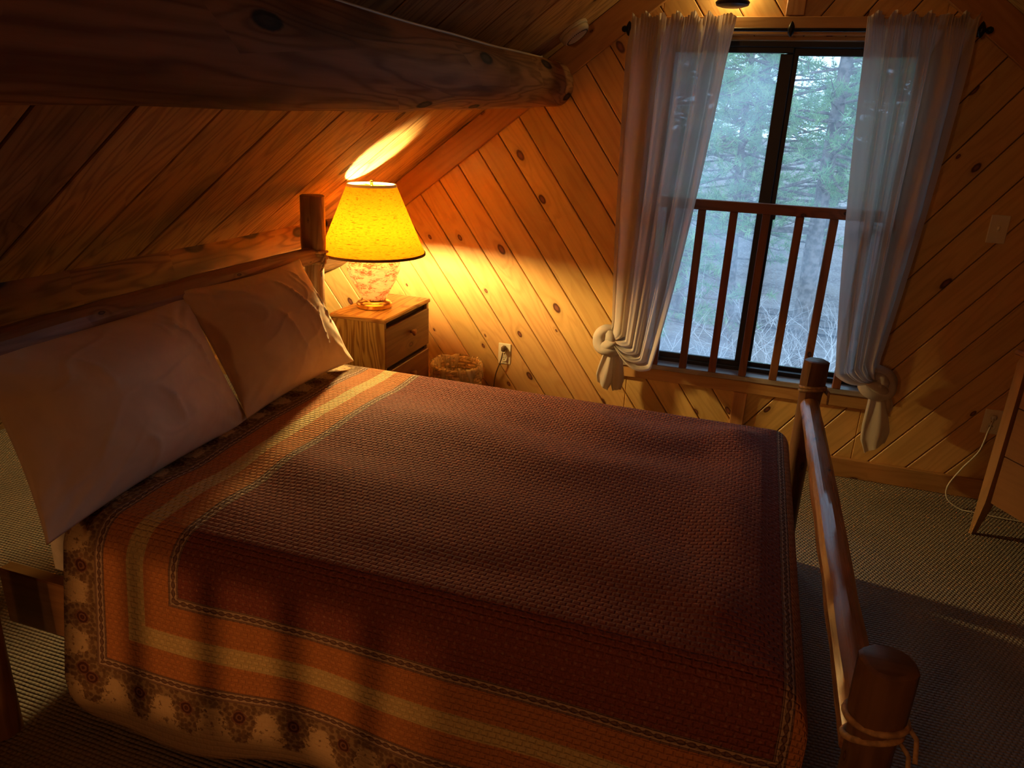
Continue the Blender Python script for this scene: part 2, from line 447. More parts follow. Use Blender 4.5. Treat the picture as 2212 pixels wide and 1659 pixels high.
# trim
def rake(side, name):
    mb = MB(); mb.piece()
    w = .155                                   # vertical height of the trim board
    O_ = V((XC, 0, Z0)); e1 = V((side, 0, -SL)).normalized(); e2 = V((0, 0, -1)); n = V((0, -1, 0))
    L = Z0/SL/SN
    up_ = e1.cross(n) if side > 0 else n.cross(e1)
    # a parallelogram in the gable plane
    p = [(0, Z0-XC*0), (0, Z0-w), (side*(Z0-w)/SL, 0.0), (side*Z0/SL, 0.0)]
    mb.prism([(XC+a, b) for a, b in p], V((0, 0, 0)), V((1, 0, 0)), V((0, 0, 1)), n, 0, .021, ang=-side*math.atan(SL), cham=.003)
    return S(mb.build(name, W['trim']))
rake(-1, 'trim_1'); rake(1, 'trim_2')
T = .021
mb = MB(); mb.box((XC-.006, -T/2, (2.005+2.49)/2), (.074, T, 2.49-2.005), bev=.003); S(mb.build('trim_3', W['trim']))
mb = MB(); mb.box((.560, -T/2, (.097+.352)/2), (.064, T, .352-.097), bev=.003); S(mb.build('trim_4', W['trim']))
mb = MB(); mb.box((XC, -T/2, 1.967), (WX1-WX0+.12, T, .07), bev=.003); S(mb.build('trim_5', W['trim']))
mb = MB(); mb.box((XC, -T/2, .383), (WX1-WX0+.10, T, .060), bev=.003); S(mb.build('trim_6', W['trim']))
mb = MB(); mb.box(((XL+XR)/2+.0, -T/2, .048), (XR-XL-.3, T, .096), bev=.003); S(mb.build('baseboard_back', W['trim']))

# ------------------------------------------------------------------ window
def glass_mat(name, haze):
    m = M(name)
    tr = m.n('BsdfTransparent', {'Color': (.93, .96, .97)}); gl = m.n('BsdfGlossy', {'Color': (1, 1, 1), 'Roughness': .0})
    fr = m.n('Fresnel', {'IOR': 1.45}); mx = m.n('MixShader', {0: m.math('MULTIPLY', fr.outputs[0], 1.6, clamp=True), 1: tr.outputs[0], 2: gl.outputs[0]})
    tc = m.n('TexCoord'); nz = m.noise(tc.outputs['Object'], 5., 4.)
    dt = m.n('BsdfTranslucent', {'Color': (.75, .86, 1.)})  # bluish veil of the outdoor view put into the glass, with pane dirt
    m2 = m.n('MixShader', {0: m.math('MULTIPLY', m.mapr(nz, .25, .75, .6, 1.3), haze), 1: mx.outputs[0], 2: dt.outputs[0]})
    m.t.links.new(m2.outputs[0], m.out.inputs[0]); return m.m
GLASSL = glass_mat('dusty_hazed_pane', .17); GLASSR = glass_mat('faint_haze_pane', .10)
win = thing('window_1', (XC, .07, WZ0), None, None, kind='structure')
def frame_rect(mb, x0, x1, z0, z1, y0, y1, wl, wr, wb, wt):
    yc, d = (y0+y1)/2, y1-y0
    mb.box(((x0+x1)/2, yc, z0+wb/2), (x1-x0, d, wb), bev=.003)
    mb.box(((x0+x1)/2, yc, z1-wt/2), (x1-x0, d, wt), bev=.003)
    mb.box((x0+wl/2, yc, (z0+z1)/2), (wl, d, z1-z0-wb-wt), bev=.002)
    mb.box((x1-wr/2, yc, (z0+z1)/2), (wr, d, z1-z0-wb-wt), bev=.002)
mb = MB(); frame_rect(mb, WX0+.002, WX1-.002, WZ0+.003, WZ1-.003, .055, .14, .028, .028, .022, .034); mb.build('frame', BLACK, win)
mb = MB(); frame_rect(mb, .03, .562, .455, 1.895, .065, .09, .03, .052, .03, .024); mb.build('sash', BLACK, win)
mb = MB(); frame_rect(mb, .535, 1.078, .455, 1.895, .10, .125, .05, .028, .022, .03); mb.build('sash', BLACK, win)
mb = MB(); mb.box((.285, .078, 1.175), (.46, .005, 1.395)); mb.build('pane', GLASSL, win)
mb = MB(); mb.box((.815, .112, 1.175), (.475, .005, 1.395)); mb.build('pane', GLASSR, win)
mb = MB(); mb.box((.578, .06, 1.19), (.03, .02, .03), bev=.003); mb.box((.556, .06, 1.19), (.02, .012, .07), bev=.003); mb.build('latch', BLACK, win)
sillm = wood('worn_sill', (.42, .36, .30), (.20, .12, .07), ksel=.75, streak=.4, rough=.35, tint=.0, spec=.6)
mb = MB(); mb.box((XC, .012, .428), (WX1-WX0+.07, .09, .026), bev=.004); mb.build('sill', sillm, win)
mb = MB(); mb.box((XC, .03, WZ1-.008), (WX1-WX0, .055, .014)); mb.box((WX0+.006, .03, 1.18), (.012, .055, 1.47)); mb.box((WX1-.006, .03, 1.18), (.012, .055, 1.47)); mb.build('jamb', W['trim'], win)

# baluster guard standing on the sill
g = thing('window_guard', (XC, -.018, .441), 'reddish wooden baluster guard standing on the window sill', 'window guard')
mb = MB(); mb.box((XC, -.018, 1.227), (WX1-WX0+.02, .04, .046), bev=.003); mb.build('top_rail', W['guard'], g)
for i in range(-1, 7):
    x = .253+.1409*i+.018
    if x > 1.12: continue
    mb = MB(); mb.box((x, -.018, (.441+1.2035)/2), (.035, .033, 1.2035-.441), bev=.002); mb.build('baluster', W['guard'], g)

# ------------------------------------------------------------------ log beam and wall log
def beam():
    mb = MB(); pts = []; rad = []
    for i in range(64):
        y = -.0-i*6.1/63
        t = min(1, max(0, -y/1.7)); t2 = -y/1.7
        x = -.475-.022*t2 if t2 < 1 else -.497-.012*(t2-1)
        z = 1.720-.054*t2 if t2 < 1 else 1.666-.020*(t2-1)
        r = .098+.022*t2 if t2 < 1 else .12+.008*(t2-1)
        pts.append((x, y, z)); rad.append(r)
    mb.tube(pts, rad, 40, wob=.07, freq=2.6, seed=3.1); return mb
o = S(beam().build('log_beam', W['log'], smooth=60)); tag(o, 'thick peeled log beam running under the sloped ceiling')
def wlog():
    mb = MB(); pts = [(-1.755, -.0-i*6.1/50, .965+.006*math.sin(i*.6)) for i in range(51)]
    mb.tube(pts, [.24+.006*math.sin(i*.35) for i in range(51)], 48, wob=.05, freq=3.4, seed=8.8); return mb
W['plate'] = wood('hewn_wall_log', (.34, .165, .065), (.13, .052, .02), knot=(.018, .008, .006), ksel=.42, ksize=.16, streak=.65, rough=.5, bump=1., stain=.85, ku=3., kv=6., tint=.05, fine=30., ring=40)
o = S(wlog().build('log_wall_plate', W['plate'], smooth=60)); tag(o, 'large log along the low eave behind the headboard')

# ------------------------------------------------------------------ bed
bed = thing('log_bed', (-.2, -1.7, 0), 'log bed frame with peeled pole posts and rawhide lashings', 'bed')
def post(name, x, y, h, r, r_low, zn, mat, seed, lash=()):
    mb = MB(); n = 26; pts = []; rad = []
    for i in range(n+1):
        z = .0+(h-.008)*i/n
        pts.append((x+.004*math.sin(z*5+seed), y+.004*math.cos(z*4+seed), z))
        rad.append(lerp(r_low, r, sstep(zn-.03, zn+.02, z)))
    mb.tube(pts, rad, 18, wob=.10, freq=2.5, seed=seed, flat=.06, cham=.006)
    p = mb.build(name, mat, bed, smooth=40)
    for (z, tilt, rr) in lash:
        m2 = MB(); loop = []
        for k in range(25):
            th = 2*PI*k/24; loop.append((x+math.cos(th)*rr, y+math.sin(th)*rr, z+tilt*math.cos(th+1.0)))
        m2.tube(loop, .0055, 8, caps=False)
        m2.tube([(x+rr, y, z), (x+rr+.012, y-.02, z-.008), (x+rr+.01, y-.045, z-.03)], .004, 6)
        m2.build('lashing', ROPE, p, smooth=180)
    return p
post('headboard_post', -1.222, -.90, 1.235, .052, .040, .99, W['hpole'], 1.2, lash=((1.0, .004, .055), (.975, .02, .055), (.955, .004, .046)))
post('headboard_post', -1.150, -2.53, 1.24, .052, .046, .99, W['hpole'], 4.2, lash=((1.0, .004, .055),))
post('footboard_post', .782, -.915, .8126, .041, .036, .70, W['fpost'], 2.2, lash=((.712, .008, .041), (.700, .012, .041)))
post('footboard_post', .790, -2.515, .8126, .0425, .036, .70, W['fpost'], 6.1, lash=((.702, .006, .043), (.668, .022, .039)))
def pole(name, a, b, ra, rb, mat, seed, sag=.0, wob=.10, n=34, bow=(0, 0, 0)):
    mb = MB(); a = V(a); b = V(b); pts = []; rad = []
    for i in range(n+1):
        t = i/n; k = 4*t*(1-t)
        pts.append(a.lerp(b, t)+V(bow)*k); rad.append(lerp(ra, rb, t))
    mb.tube(pts, rad, 15, wob=wob*1.1, freq=6.5, seed=seed, flat=.04, cham=.006)
    return mb.build(name, mat, bed, smooth=22)
pole('footboard_rail', (.782, -.935, .648), (.790, -2.49, .622), .033, .037, W['pole'], 9.4, bow=(.0, 0, .006))
pole('headboard_rail', (-1.215, -.92, .988), (-1.175, -2.52, .965), .036, .052, W['hpole'], 7.7, bow=(0, 0, .008))
for yy in (-1.06, -2.345):
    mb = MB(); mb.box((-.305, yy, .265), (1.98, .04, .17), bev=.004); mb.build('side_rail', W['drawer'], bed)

# mattress
MX0, MX1, MY0, MY1, MH = -1.14, .725, -2.375, -1.015, .572
ticking = simple('white_mattress_ticking', (.62, .55, .46), .85, nz=.06, nscale=40)
mb = MB(); mb.box(((MX0+MX1)/2, (MY0+MY1)/2, (MH+.353)/2), (MX1-MX0-.02, MY1-MY0-.02, MH-.353), bev=.05)
tag(mb.build('mattress', ticking, smooth=60), 'mattress under the brown quilt, bare at its head corner', 'mattress')

# quilt
def quilt_mat():
    m = M('patchwork_print_quilt'); s, t = m.uv()
    # flat coordinates: centre panel -0.655..0.685 by half width HT
    HS, HT = .667, .795; s0 = .013
    sx = m.math('SUBTRACT', s, s0)
    ds = m.math('SUBTRACT', m.math('ABSOLUTE', sx), HS); dt = m.math('SUBTRACT', m.math('ABSOLUTE', t), HT)
    wv = m.math('MULTIPLY', m.math('SUBTRACT', m.noise(m.vec(s, t), 7., 2.), .5), .006)
    d = m.math('ADD', m.math('MAXIMUM', ds, dt), wv)
    onS = m.math('GREATER_THAN', ds, dt)
    q = m.math('ADD', m.math('MULTIPLY', t, onS), m.math('MULTIPLY', s, m.math('SUBTRACT', 1., onS)))
    band = lambda a, b: m.math('MULTIPLY', m.math('GREATER_THAN', d, a), m.math('LESS_THAN', d, b))
    fine = m.noise(m.vec(s, t), 260., 2.)
    # centre: wine red with small pale flecks
    vo = m.n('TexVoronoi', {'Vector': m.vec(s, t), 'Scale': 48., 'Randomness': .35}, voronoi_dimensions='2D')
    fleck = m.math('MULTIPLY', m.math('LESS_THAN', vo.outputs['Distance'], .14), .35)
    cen = m.mix(m.mapr(fine, .3, .7), (.21, .056, .036), (.275, .084, .054))
    cen = m.mix(fleck, cen, (.45, .24, .16))
    # striped band
    orange = m.mix(m.mapr(fine, .3, .7), (.50, .185, .060), (.58, .235, .075))
    yel = m.mix(m.mapr(fine, .3, .7), (.62, .43, .17), (.70, .50, .22))
    ys = m.mapr(m.math('ABSOLUTE', m.math('SUBTRACT', d, .128)), .024, .027, 1., 0.)
    strp = m.mix(ys, orange, yel)
    # vine guard strip
    def guard(d0):
        e = m.math('SUBTRACT', d, d0+.0145)
        wave = m.math('MULTIPLY', m.math('SINE', m.math('MULTIPLY', q, 2*PI/.042)), .0045)
        l1 = m.math('LESS_THAN', m.math('ABSOLUTE', m.math('SUBTRACT', e, wave)), .0016)
        l1b = m.math('LESS_THAN', m.math('ABSOLUTE', m.math('ADD', e, wave)), .0013)
        qq = m.math('SUBTRACT', m.math('FRACT', m.math('MULTIPLY', q, 1/.021)), .5)
        leaf = m.math('LESS_THAN', m.math('ADD', m.math('POWER', m.math('MULTIPLY', qq, 2.6), 2.), m.math('POWER', m.math('MULTIPLY', e, 190.), 2.)), 1.)
        l2 = m.math('LESS_THAN', m.math('ABSOLUTE', m.math('SUBTRACT', m.math('ABSOLUTE', e), .0105)), .0012)
        l3 = m.math('LESS_THAN', m.math('ABSOLUTE', m.math('SUBTRACT', m.math('ABSOLUTE', e), .0135)), .0010)
        k = m.math('MAXIMUM', m.math('MAXIMUM', l1, l1b), m.math('MAXIMUM', m.math('MULTIPLY', leaf, .8), m.math('MAXIMUM', l2, l3)))
        return m.mix(m.math('MULTIPLY', k, .85), (.50, .34, .22), (.10, .03, .02))
    # floral border
    fx = m.math('SUBTRACT', m.math('FRACT', m.math('MULTIPLY', q, 1/.142)), .5)
    fy = m.math('SUBTRACT', d, .292)
    rr = m.math('SQRT', m.math('ADD', m.math('POWER', m.math('MULTIPLY', fx, .142), 2.), m.math('POWER', fy, 2.)))
    nz1 = m.noise(m.vec(s, t), 55., 3., .6); nz2 = m.noise(m.vec(s, t), 22., 3., .6)
    jag = m.math('MULTIPLY_ADD', m.math('SUBTRACT', nz1, .5), .10, rr)
    wid = m.mapr(fy, -.05, .085, .060, .012, False)
    ed = m.math('SUBTRACT', m.math('MULTIPLY_ADD', m.math('SUBTRACT', nz1, .5), .075, m.math('MULTIPLY', m.math('ABSOLUTE', fx), .142)), wid)
    endc = m.mapr(m.math('MULTIPLY_ADD', m.math('SUBTRACT', nz1, .5), .05, fy), .066, .072, 1., 0.)
    blob = m.math('MULTIPLY', m.mapr(ed, -.002, .004, 1., 0.), endc)
    side = m.mapr(m.math('MULTIPLY_ADD', m.math('SUBTRACT', nz2, .5), .05, fy), -.022, -.014, 1., 0.)
    inner = m.math('MULTIPLY', side, .92)
    leafv = m.n('TexVoronoi', {'Vector': m.vec(s, t), 'Scale': 85., 'Randomness': 1.}, voronoi_dimensions='2D')
    lf = m.mapr(leafv.outputs['Distance'], .35, .65, 1., .62)
    petal = m.math('SINE', m.math('MULTIPLY_ADD', nz1, 6., m.math('MULTIPLY', rr, 620.)))
    rose = m.mapr(m.math('MULTIPLY_ADD', m.math('SUBTRACT', nz1, .5), .022, rr), .0185, .021, 1., 0.)
    scat = m.math('MULTIPLY', m.mapr(nz1, .58, .62), m.mapr(fy, .050, .080, 1., 0.))
    mask = m.math('MULTIPLY', m.math('MAXIMUM', m.math('MAXIMUM', blob, inner), m.math('MULTIPLY', scat, .85)), lf)
    flo = m.mix(m.math('MULTIPLY', mask, .93), (.56, .38, .20), m.mix(leafv.outputs['Color'], (.10, .048, .024), (.20, .105, .055)))
    rosec = m.mix(m.math('GREATER_THAN', petal, .2), (.075, .022, .014), (.20, .085, .05))
    flo = m.mix(m.math('MULTIPLY', rose, .95), flo, rosec)
    c = m.mix(band(.0, .029), cen, guard(0.))
    c = m.mix(band(.029, .222), c, strp)
    c = m.mix(band(.222, .251), c, guard(.222))
    c = m.mix(m.math('GREATER_THAN', d, .251), c, flo)
    # woven relief
    br = m.n('TexBrick', {'Vector': m.vec(m.math('ADD', s, m.math('MULTIPLY', m.noise(m.vec(s, t), 30., 2.), .006)), m.math('ADD', t, m.math('MULTIPLY', m.noise(m.vec(t, s), 34., 2.), .006))), 'Color1': (1, 1, 1), 'Color2': (.86, .86, .86), 'Mortar': (0, 0, 0), 'Scale': 1., 'Mortar Size': .0042, 'Mortar Smooth': 1., 'Brick Width': .0185, 'Row Height': .0145})
    hh = m.math('MULTIPLY_ADD', m.noise(m.vec(s, t), 120., 2.), .5, m.n('SeparateColor', {0: br.outputs[0]}).outputs[0])
    inn = m.mapr(d, .23, .25, 1., .35)
    p = m.bsdf(c, .88, m.math('MULTIPLY', hh, inn), .8, .0042, .15)
    return m.m
QUILT = quilt_mat()
QR = .085; QH = MH+.018
def arc_profile(e):
    """outward offset and drop for arc length e past the start of the rounded edge"""
    qa = QR*PI/2
    if e <= 0: return 0., 0.
    if e < qa: a = e/QR; return QR*math.sin(a), QR*(1-math.cos(a))
    return QR, QR+(e-qa)
S0, S1 = -1.0, 1.03          # flat quilt along the bed
YC = (MY0+MY1)/2; TB = (MY1-MY0)/2-QR+.012   # start of the rounded edge, measured from the centre line
TMAX = 1.205
XE = MX1+.006-QR             # start of the rounded foot edge
def quilt_uv(a, b):
    s = lerp(S0, S1, a); d = max(0, 1-(s-S0)/.09); d2 = max(0, 1-(S1-s)/.09)
    tm = TMAX-.09*(1-math.sqrt(max(0, 1-d*d)))-.09*(1-math.sqrt(max(0, 1-d2*d2)))+.012*math.sin(s*8+.5)
    return s, lerp(-tm, tm, b)
def quilt_pt(a, b):
    s, t = quilt_uv(a, b)
    es = s-XE; et = abs(t)-TB; sg = -1 if t < 0 else 1
    # rounded far ends of the head corners of the cloth
    os_, zs = arc_profile(es); ot, zt_ = arc_profile(et)
    x = min(s, XE)+os_; y = YC+sg*(min(abs(t), TB)+ot)
    drop = (zs**4+zt_**4)**.25 if zs > 0 and zt_ > 0 else zs+zt_
    k = max(0, zt_-.05)
    if k > 0:        # side drop flares and waves
        wv = math.sin(s*5.2+.6)*.6+math.sin(s*11.3+2.)*.3
        y += sg*(k*(.12 if sg < 0 else .22)+k*wv*.09); x -= .0*k
        drop -= k*.10*(.5+.5*math.sin(s*4.1+1.2))
    k2 = max(0, zs-.05)
    if k2 > 0: x = min(x+k2*.02, .730); x += math.sin(t*9)*k2*.015
    z = QH-drop
    if es < 0 and et < 0:
        f = min(1, -et/.10)*min(1, -es/.10)
        z += f*(.010*mnoise.noise(V((s*2.6, t*1.9, .3)))+.012*mnoise.noise(V((s*1.1, t*5.0, 7.)))+.006*math.sin(t*13+s*3.2+mnoise.noise(V((s*2, t*2, 4)))*4))
        z += .010*max(0, 1-(abs(t)/TB)**2)*1.2+.016*math.exp(-((s-.56)/.07)**2)*min(1, -et/.10)
    z = max(z, .03)
    return V((x, y, z))
mb = MB()
nu, nv = 150, 190
mb.grid(quilt_pt, nu, nv, uvf=quilt_uv)
mb.f = [list(reversed(f)) for f in mb.f] if False else mb.f
q = mb.build('quilt', QUILT, smooth=180)
sm = q.modifiers.new('thickness', 'SOLIDIFY'); sm.thickness = .010; sm.offset = -1
tag(q, 'wine red printed quilt with orange stripes and floral border on the bed', 'quilt')

# pillows
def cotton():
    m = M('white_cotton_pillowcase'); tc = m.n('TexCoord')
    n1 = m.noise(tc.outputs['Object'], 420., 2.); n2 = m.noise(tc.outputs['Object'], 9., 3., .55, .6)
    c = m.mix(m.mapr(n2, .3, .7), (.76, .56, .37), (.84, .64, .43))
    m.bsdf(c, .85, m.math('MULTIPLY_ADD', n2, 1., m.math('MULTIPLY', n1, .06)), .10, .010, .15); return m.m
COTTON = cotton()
def pillow(name, bot, top, yl, yr, yl2, yr2, thick, seed, label, skew):
    """bot/top: (x,z) of the lower and upper edge; yl..yr extent at bottom, yl2..yr2 at top"""
    mb = MB(); bx, bz = bot; tx, tz = top
    up_ = V((tx-bx, 0, tz-bz)); hgt = up_.length; up_.normalize(); nrm = V((up_.z, 0, -up_.x))
    N = 84
    CR = [((.45,.80),(.76,-.15),.024,.011),((.0,-.02),(.20,-.62),.03,.010),((-.22,-.50),(-.12,-.95),.05,.012),((.28,.86),(.44,.5),.025,.007),((.55,.85),(.62,.35),.02,.006),((-.5,.7),(-.3,.1),.05,.006)] if seed > 3 else [((.05,.78),(.40,-.05),.026,.010),((-.25,.25),(.0,-.6),.03,.008),((.28,.05),(.46,-.7),.025,.009),((.60,.40),(.72,-.35),.02,.007),((.15,-.1),(.30,-.8),.02,.006),((.5,.9),(.55,.3),.03,.006)]
    def pt(u, v, sd):
        a = 2*u-1; b = 2*v-1
        ex = 1-abs(a)**3.2; ey = 1-abs(b)**3.2
        th = thick*.5*(max(0, 1-abs(a)**2.0)**.82)*(max(0, 1-abs(b)**2.2)**.75)
        # edges pull in between the corners
        pa = a*(1-.055*(1-b*b)**1.0); pb = b*(1-.07*(1-a*a))
        y = lerp(lerp(yl, yr, (pa+1)/2), lerp(yl2, yr2, (pa+1)/2), (pb+1)/2)
        h = (pb+1)/2*hgt
        w = 0.
        if sd > 0:
            r = mnoise.noise(V((a*1.6+seed, b*1.6, .2)))*.018
            cr = math.sin((a*2.2-b*3.1+seed+mnoise.noise(V((a*2, b*2, seed)))*2.2)*2.6)
            r += (max(0, cr)**8)*.003*(1-abs(a)**4)
            for (p, q_, wd, am) in CR:
                dx, dy = q_[0]-p[0], q_[1]-p[1]; L2 = dx*dx+dy*dy; tt = ((a-p[0])*dx+(b-p[1])*dy)/L2
                if -.1 < tt < 1.1:
                    off = ((a-p[0])*dy-(b-p[1])*dx)/math.sqrt(L2)+.03*math.sin(tt*5+seed)
                    r += am*math.exp(-abs(off)/wd)*sstep(-.1, .15, tt)*(1-sstep(.7, 1.1, tt))*(1.2 if off > 0 else .8)
            cx = abs(a)*abs(b)
            r += .006*math.sin((a-b if a*b > 0 else a+b)*26+seed)*cx*cx
            w = r*min(1, max(0, ex)*2.)*min(1, max(0, ey)*2.)
        sag = -.02*(1-abs(b))*(1-a*a)
        return V((bx+skew*(1-(pa+1)/2)*(1-(pb+1)/2), y, bz))+up_*(h)+nrm*(sd*th+w)
    uvf = lambda a, b: (a*.66, b*.48)
    mb.grid(lambda u, v: pt(u, v, 1), N, N, uvf); nf = len(mb.f)
    mb.grid(lambda u, v: pt(u, v, -1), N, N, uvf)
    for i in range(nf, len(mb.f)): mb.f[i].reverse(); mb.uv[i] = list(reversed(mb.uv[i]))
    o = mb.build(name, COTTON, smooth=180)
    import bmesh
    bm = bmesh.new(); bm.from_mesh(o.data); bmesh.ops.remove_doubles(bm, verts=bm.verts, dist=1e-4); bmesh.ops.recalc_face_normals(bm, faces=bm.faces); bm.to_mesh(o.data); bm.free()
    return tag(o, label, 'pillow', 'white pillows at the head of the bed')
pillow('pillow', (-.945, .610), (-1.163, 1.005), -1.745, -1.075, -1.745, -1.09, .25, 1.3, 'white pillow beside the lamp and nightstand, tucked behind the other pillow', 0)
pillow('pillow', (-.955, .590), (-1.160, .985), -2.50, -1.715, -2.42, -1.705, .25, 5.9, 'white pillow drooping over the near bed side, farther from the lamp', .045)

# ------------------------------------------------------------------ nightstand
NX0, NX1, NY0, NY1, NZ = -1.235, -.97, -.768, -.306, .708
ns = thing('nightstand', ((NX0+NX1)/2, (NY0+NY1)/2, 0), 'small brown wooden nightstand with heart shaped knobs under the lamp', 'nightstand')
mb = MB(); mb.box(((NX0+NX1)/2+.002, (NY0+NY1)/2, NZ-.010), (NX1-NX0+.012, NY1-NY0+.02, .020), bev=.005, grain=1); mb.build('top', W['night'], ns, smooth=30)
mb = MB(); mb.box(((NX0+NX1)/2, NY0+.009, .345), (NX1-NX0, .018, .686), grain=2); mb.build('side_panel', W['night'], ns)
mb = MB(); mb.box(((NX0+NX1)/2, NY1-.009, .345), (NX1-NX0, .018, .686), grain=2); mb.build('side_panel', W['night'], ns)
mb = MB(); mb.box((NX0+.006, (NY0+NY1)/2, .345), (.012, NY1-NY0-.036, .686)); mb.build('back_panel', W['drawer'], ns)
mb = MB(); mb.box((NX1-.03, (NY0+NY1)/2, .345), (.03, NY1-NY0-.036, .686)); mb.build('face_frame', GROOVE, ns)
def heart_knob(x, y, z, parent):
    mb = MB(); mb.piece()
    mb.lathe([(.0, 0), (.007, 0), (.006, .012), (.011, .016)], (x, y, z), 12, axis=Matrix.Rotation(PI/2, 4, 'Y'))
    pr = []
    for k in range(24):
        t = 2*PI*k/24
        pr.append((.0011*16*math.sin(t)**3, .0011*(13*math.cos(t)-5*math.cos(2*t)-2*math.cos(3*t)-math.cos(4*t))))
    vs = []; m_ = len(pr)
    for (dx, sc_) in ((.012, .8), (.018, 1.), (.024, .95), (.029, .55)):
        vs += [(x+dx, y+p[0]*sc_, z+p[1]*sc_) for p in pr]
    fs = [(j*m_+k, j*m_+(k+1) % m_, (j+1)*m_+(k+1) % m_, (j+1)*m_+k) for j in range(3) for k in range(m_)]+[tuple(range(3*m_, 4*m_))]
    mb.add(vs, fs, [[(0, 0)]*len(f) for f in fs]); mb.build('knob', W['trim'], parent, smooth=50)
for (z0, z1) in ((.478, .662), (.272, .456), (.066, .250)):
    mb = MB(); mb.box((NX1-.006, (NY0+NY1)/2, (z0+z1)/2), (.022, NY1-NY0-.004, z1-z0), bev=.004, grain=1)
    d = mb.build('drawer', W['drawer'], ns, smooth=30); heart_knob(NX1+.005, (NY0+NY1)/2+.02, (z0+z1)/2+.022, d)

# ------------------------------------------------------------------ table lamp
LX, LY, LZ = -1.120, -.580, NZ
lamp = thing('table_lamp', (LX, LY, LZ), 'lit table lamp with yellow linen shade and crackled glass base on the nightstand', 'lamp')
mb = MB(); mb.lathe([(0, 0), (.078, 0), (.081, .004), (.081, .020), (.076, .026), (.066, .028), (.060, .034), (.058, .040), (.045, .042), (0, .042)], (LX, LY, LZ), 48); mb.build('base', BRASS, lamp, smooth=35)
def crackle():
    m = M('crackled_glass'); tc = m.n('TexCoord')
    mp = m.n('Mapping', {'Vector': tc.outputs['Object'], 'Scale': (1, 1, 2.4)})
    ds = m.n('MixRGB', {0: .10, 1: mp.outputs[0], 2: m.n('TexNoise', {'Vector': mp.outputs[0], 'Scale': 26.}).outputs['Color']})
    vo = m.n('TexVoronoi', {'Vector': ds.outputs[0], 'Scale': 34.}, feature='DISTANCE_TO_EDGE')
    crack = m.mapr(vo.outputs['Distance'], .0, .10, 1., 0.)
    nz = m.noise(mp.outputs[0], 16., 4., .65, .4)
    rust = m.mapr(nz, .44, .56)
    sp = m.n('SeparateXYZ', {0: tc.outputs['Object']})
    c = m.mix(rust, (.70, .46, .32), (.34, .12, .06))
    c = m.mix(crack, c, (.80, .64, .44))
    p = m.bsdf(c, .12, vo.outputs['Distance'], .5, .004, .7, Coat_Weight=.4, Coat_Roughness=.05)
    tl = m.n('BsdfTranslucent', {'Color': c}); tr = m.n('BsdfTransparent', {'Color': (1., .93, .82)})
    m1 = m.n('MixShader', {0: .22, 1: p.outputs[0], 2: tl.outputs[0]}); m2 = m.n('MixShader', {0: m.math('MULTIPLY', crack, .22), 1: m1.outputs[0], 2: tr.outputs[0]})
    m.t.links.new(m2.outputs[0], m.out.inputs[0]); return m.m
prof = [(.052, .040), (.058, .050), (.068, .068), (.085, .097), (.104, .132), (.117, .162), (.1225, .187), (.121, .208), (.112, .226), (.095, .240), (.07, .249), (.045, .254), (.03, .257), (0, .257)]
mb = MB(); mb.lathe(prof, (LX, LY, LZ), 56); mb.build('vase', crackle(), lamp, smooth=180)
def shade_mat():
    m = M('slubbed_linen_shade'); u, v = m.uv()
    sl = m.noise(m.vec(m.math('MULTIPLY', u, 22.), m.math('MULTIPLY', v, 260.)), 1., 3., .6)
    sl2 = m.noise(m.vec(m.math('MULTIPLY', u, 60.), m.math('MULTIPLY', v, 420.)), 1., 2.)
    spk = m.math('MULTIPLY', m.mapr(sl, .57, .68), .85)
    c = m.mix(spk, m.mix(m.mapr(sl2, .3, .7), (.28, .140, .019), (.35, .182, .026)), (.075, .022, .003))
    df = m.n('BsdfDiffuse', {'Color': c}); tr = m.n('BsdfTranslucent', {'Color': c})
    mx = m.n('MixShader', {0: .78, 1: df.outputs[0], 2: tr.outputs[0]})
    m.t.links.new(mx.outputs[0], m.out.inputs[0]); return m.m
SB, ST, RB, RT = .250, .553, .236, .107
mb = MB(); mb.lathe([(RB, SB), (lerp(RB, RT, .5), (SB+ST)/2), (RT, ST), (RT-.003, ST), (lerp(RB, RT, .5)-.003, (SB+ST)/2), (RB-.003, SB)], (LX, LY, LZ), 72, close=True); sh = mb.build('lamp_shade', shade_mat(), lamp, smooth=40)
mb = MB(); mb.lathe([(RB+.0015, SB-.002), (RB+.0005, SB+.009), (RB-.004, SB+.009), (RB-.004, SB-.002)], (LX, LY, LZ), 72, close=True); mb.build('shade_binding', BROWNB, sh, smooth=40)
mb = MB(); mb.lathe([(RT+.005, ST-.009), (RT+.001, ST+.002), (RT-.005, ST+.002), (RT-.003, ST-.009)], (LX, LY, LZ), 72, close=True); mb.build('shade_binding', WHITEP, sh, smooth=40)
mb = MB()
mb.tube([(LX, LY, LZ+.25), (LX, LY, LZ+.262)], .014, 14)
for a in (0, PI): mb.tube(catmull([(LX, LY, LZ+.258), (LX+.05*math.cos(a), LY+.05*math.sin(a), LZ+.32), (LX+.05*math.cos(a), LY+.05*math.sin(a), LZ+.49), (LX, LY, LZ+ST-.004)], 5), .002, 6)
for k in range(3):
    a = 2*PI*k/3+.4; mb.tube([(LX, LY, LZ+ST-.004), (LX+RT*math.cos(a), LY+RT*math.sin(a), LZ+ST-.004)], .0018, 6)
mb.build('harp', BRASS, lamp, smooth=40)
mb = MB(); mb.lathe([(0, 0), (.006, .0), (.007, .004), (.009, .010), (.007, .017), (0, .020)], (LX, LY, LZ+ST-.002), 16); mb.build('finial', BRASS, lamp, smooth=50)
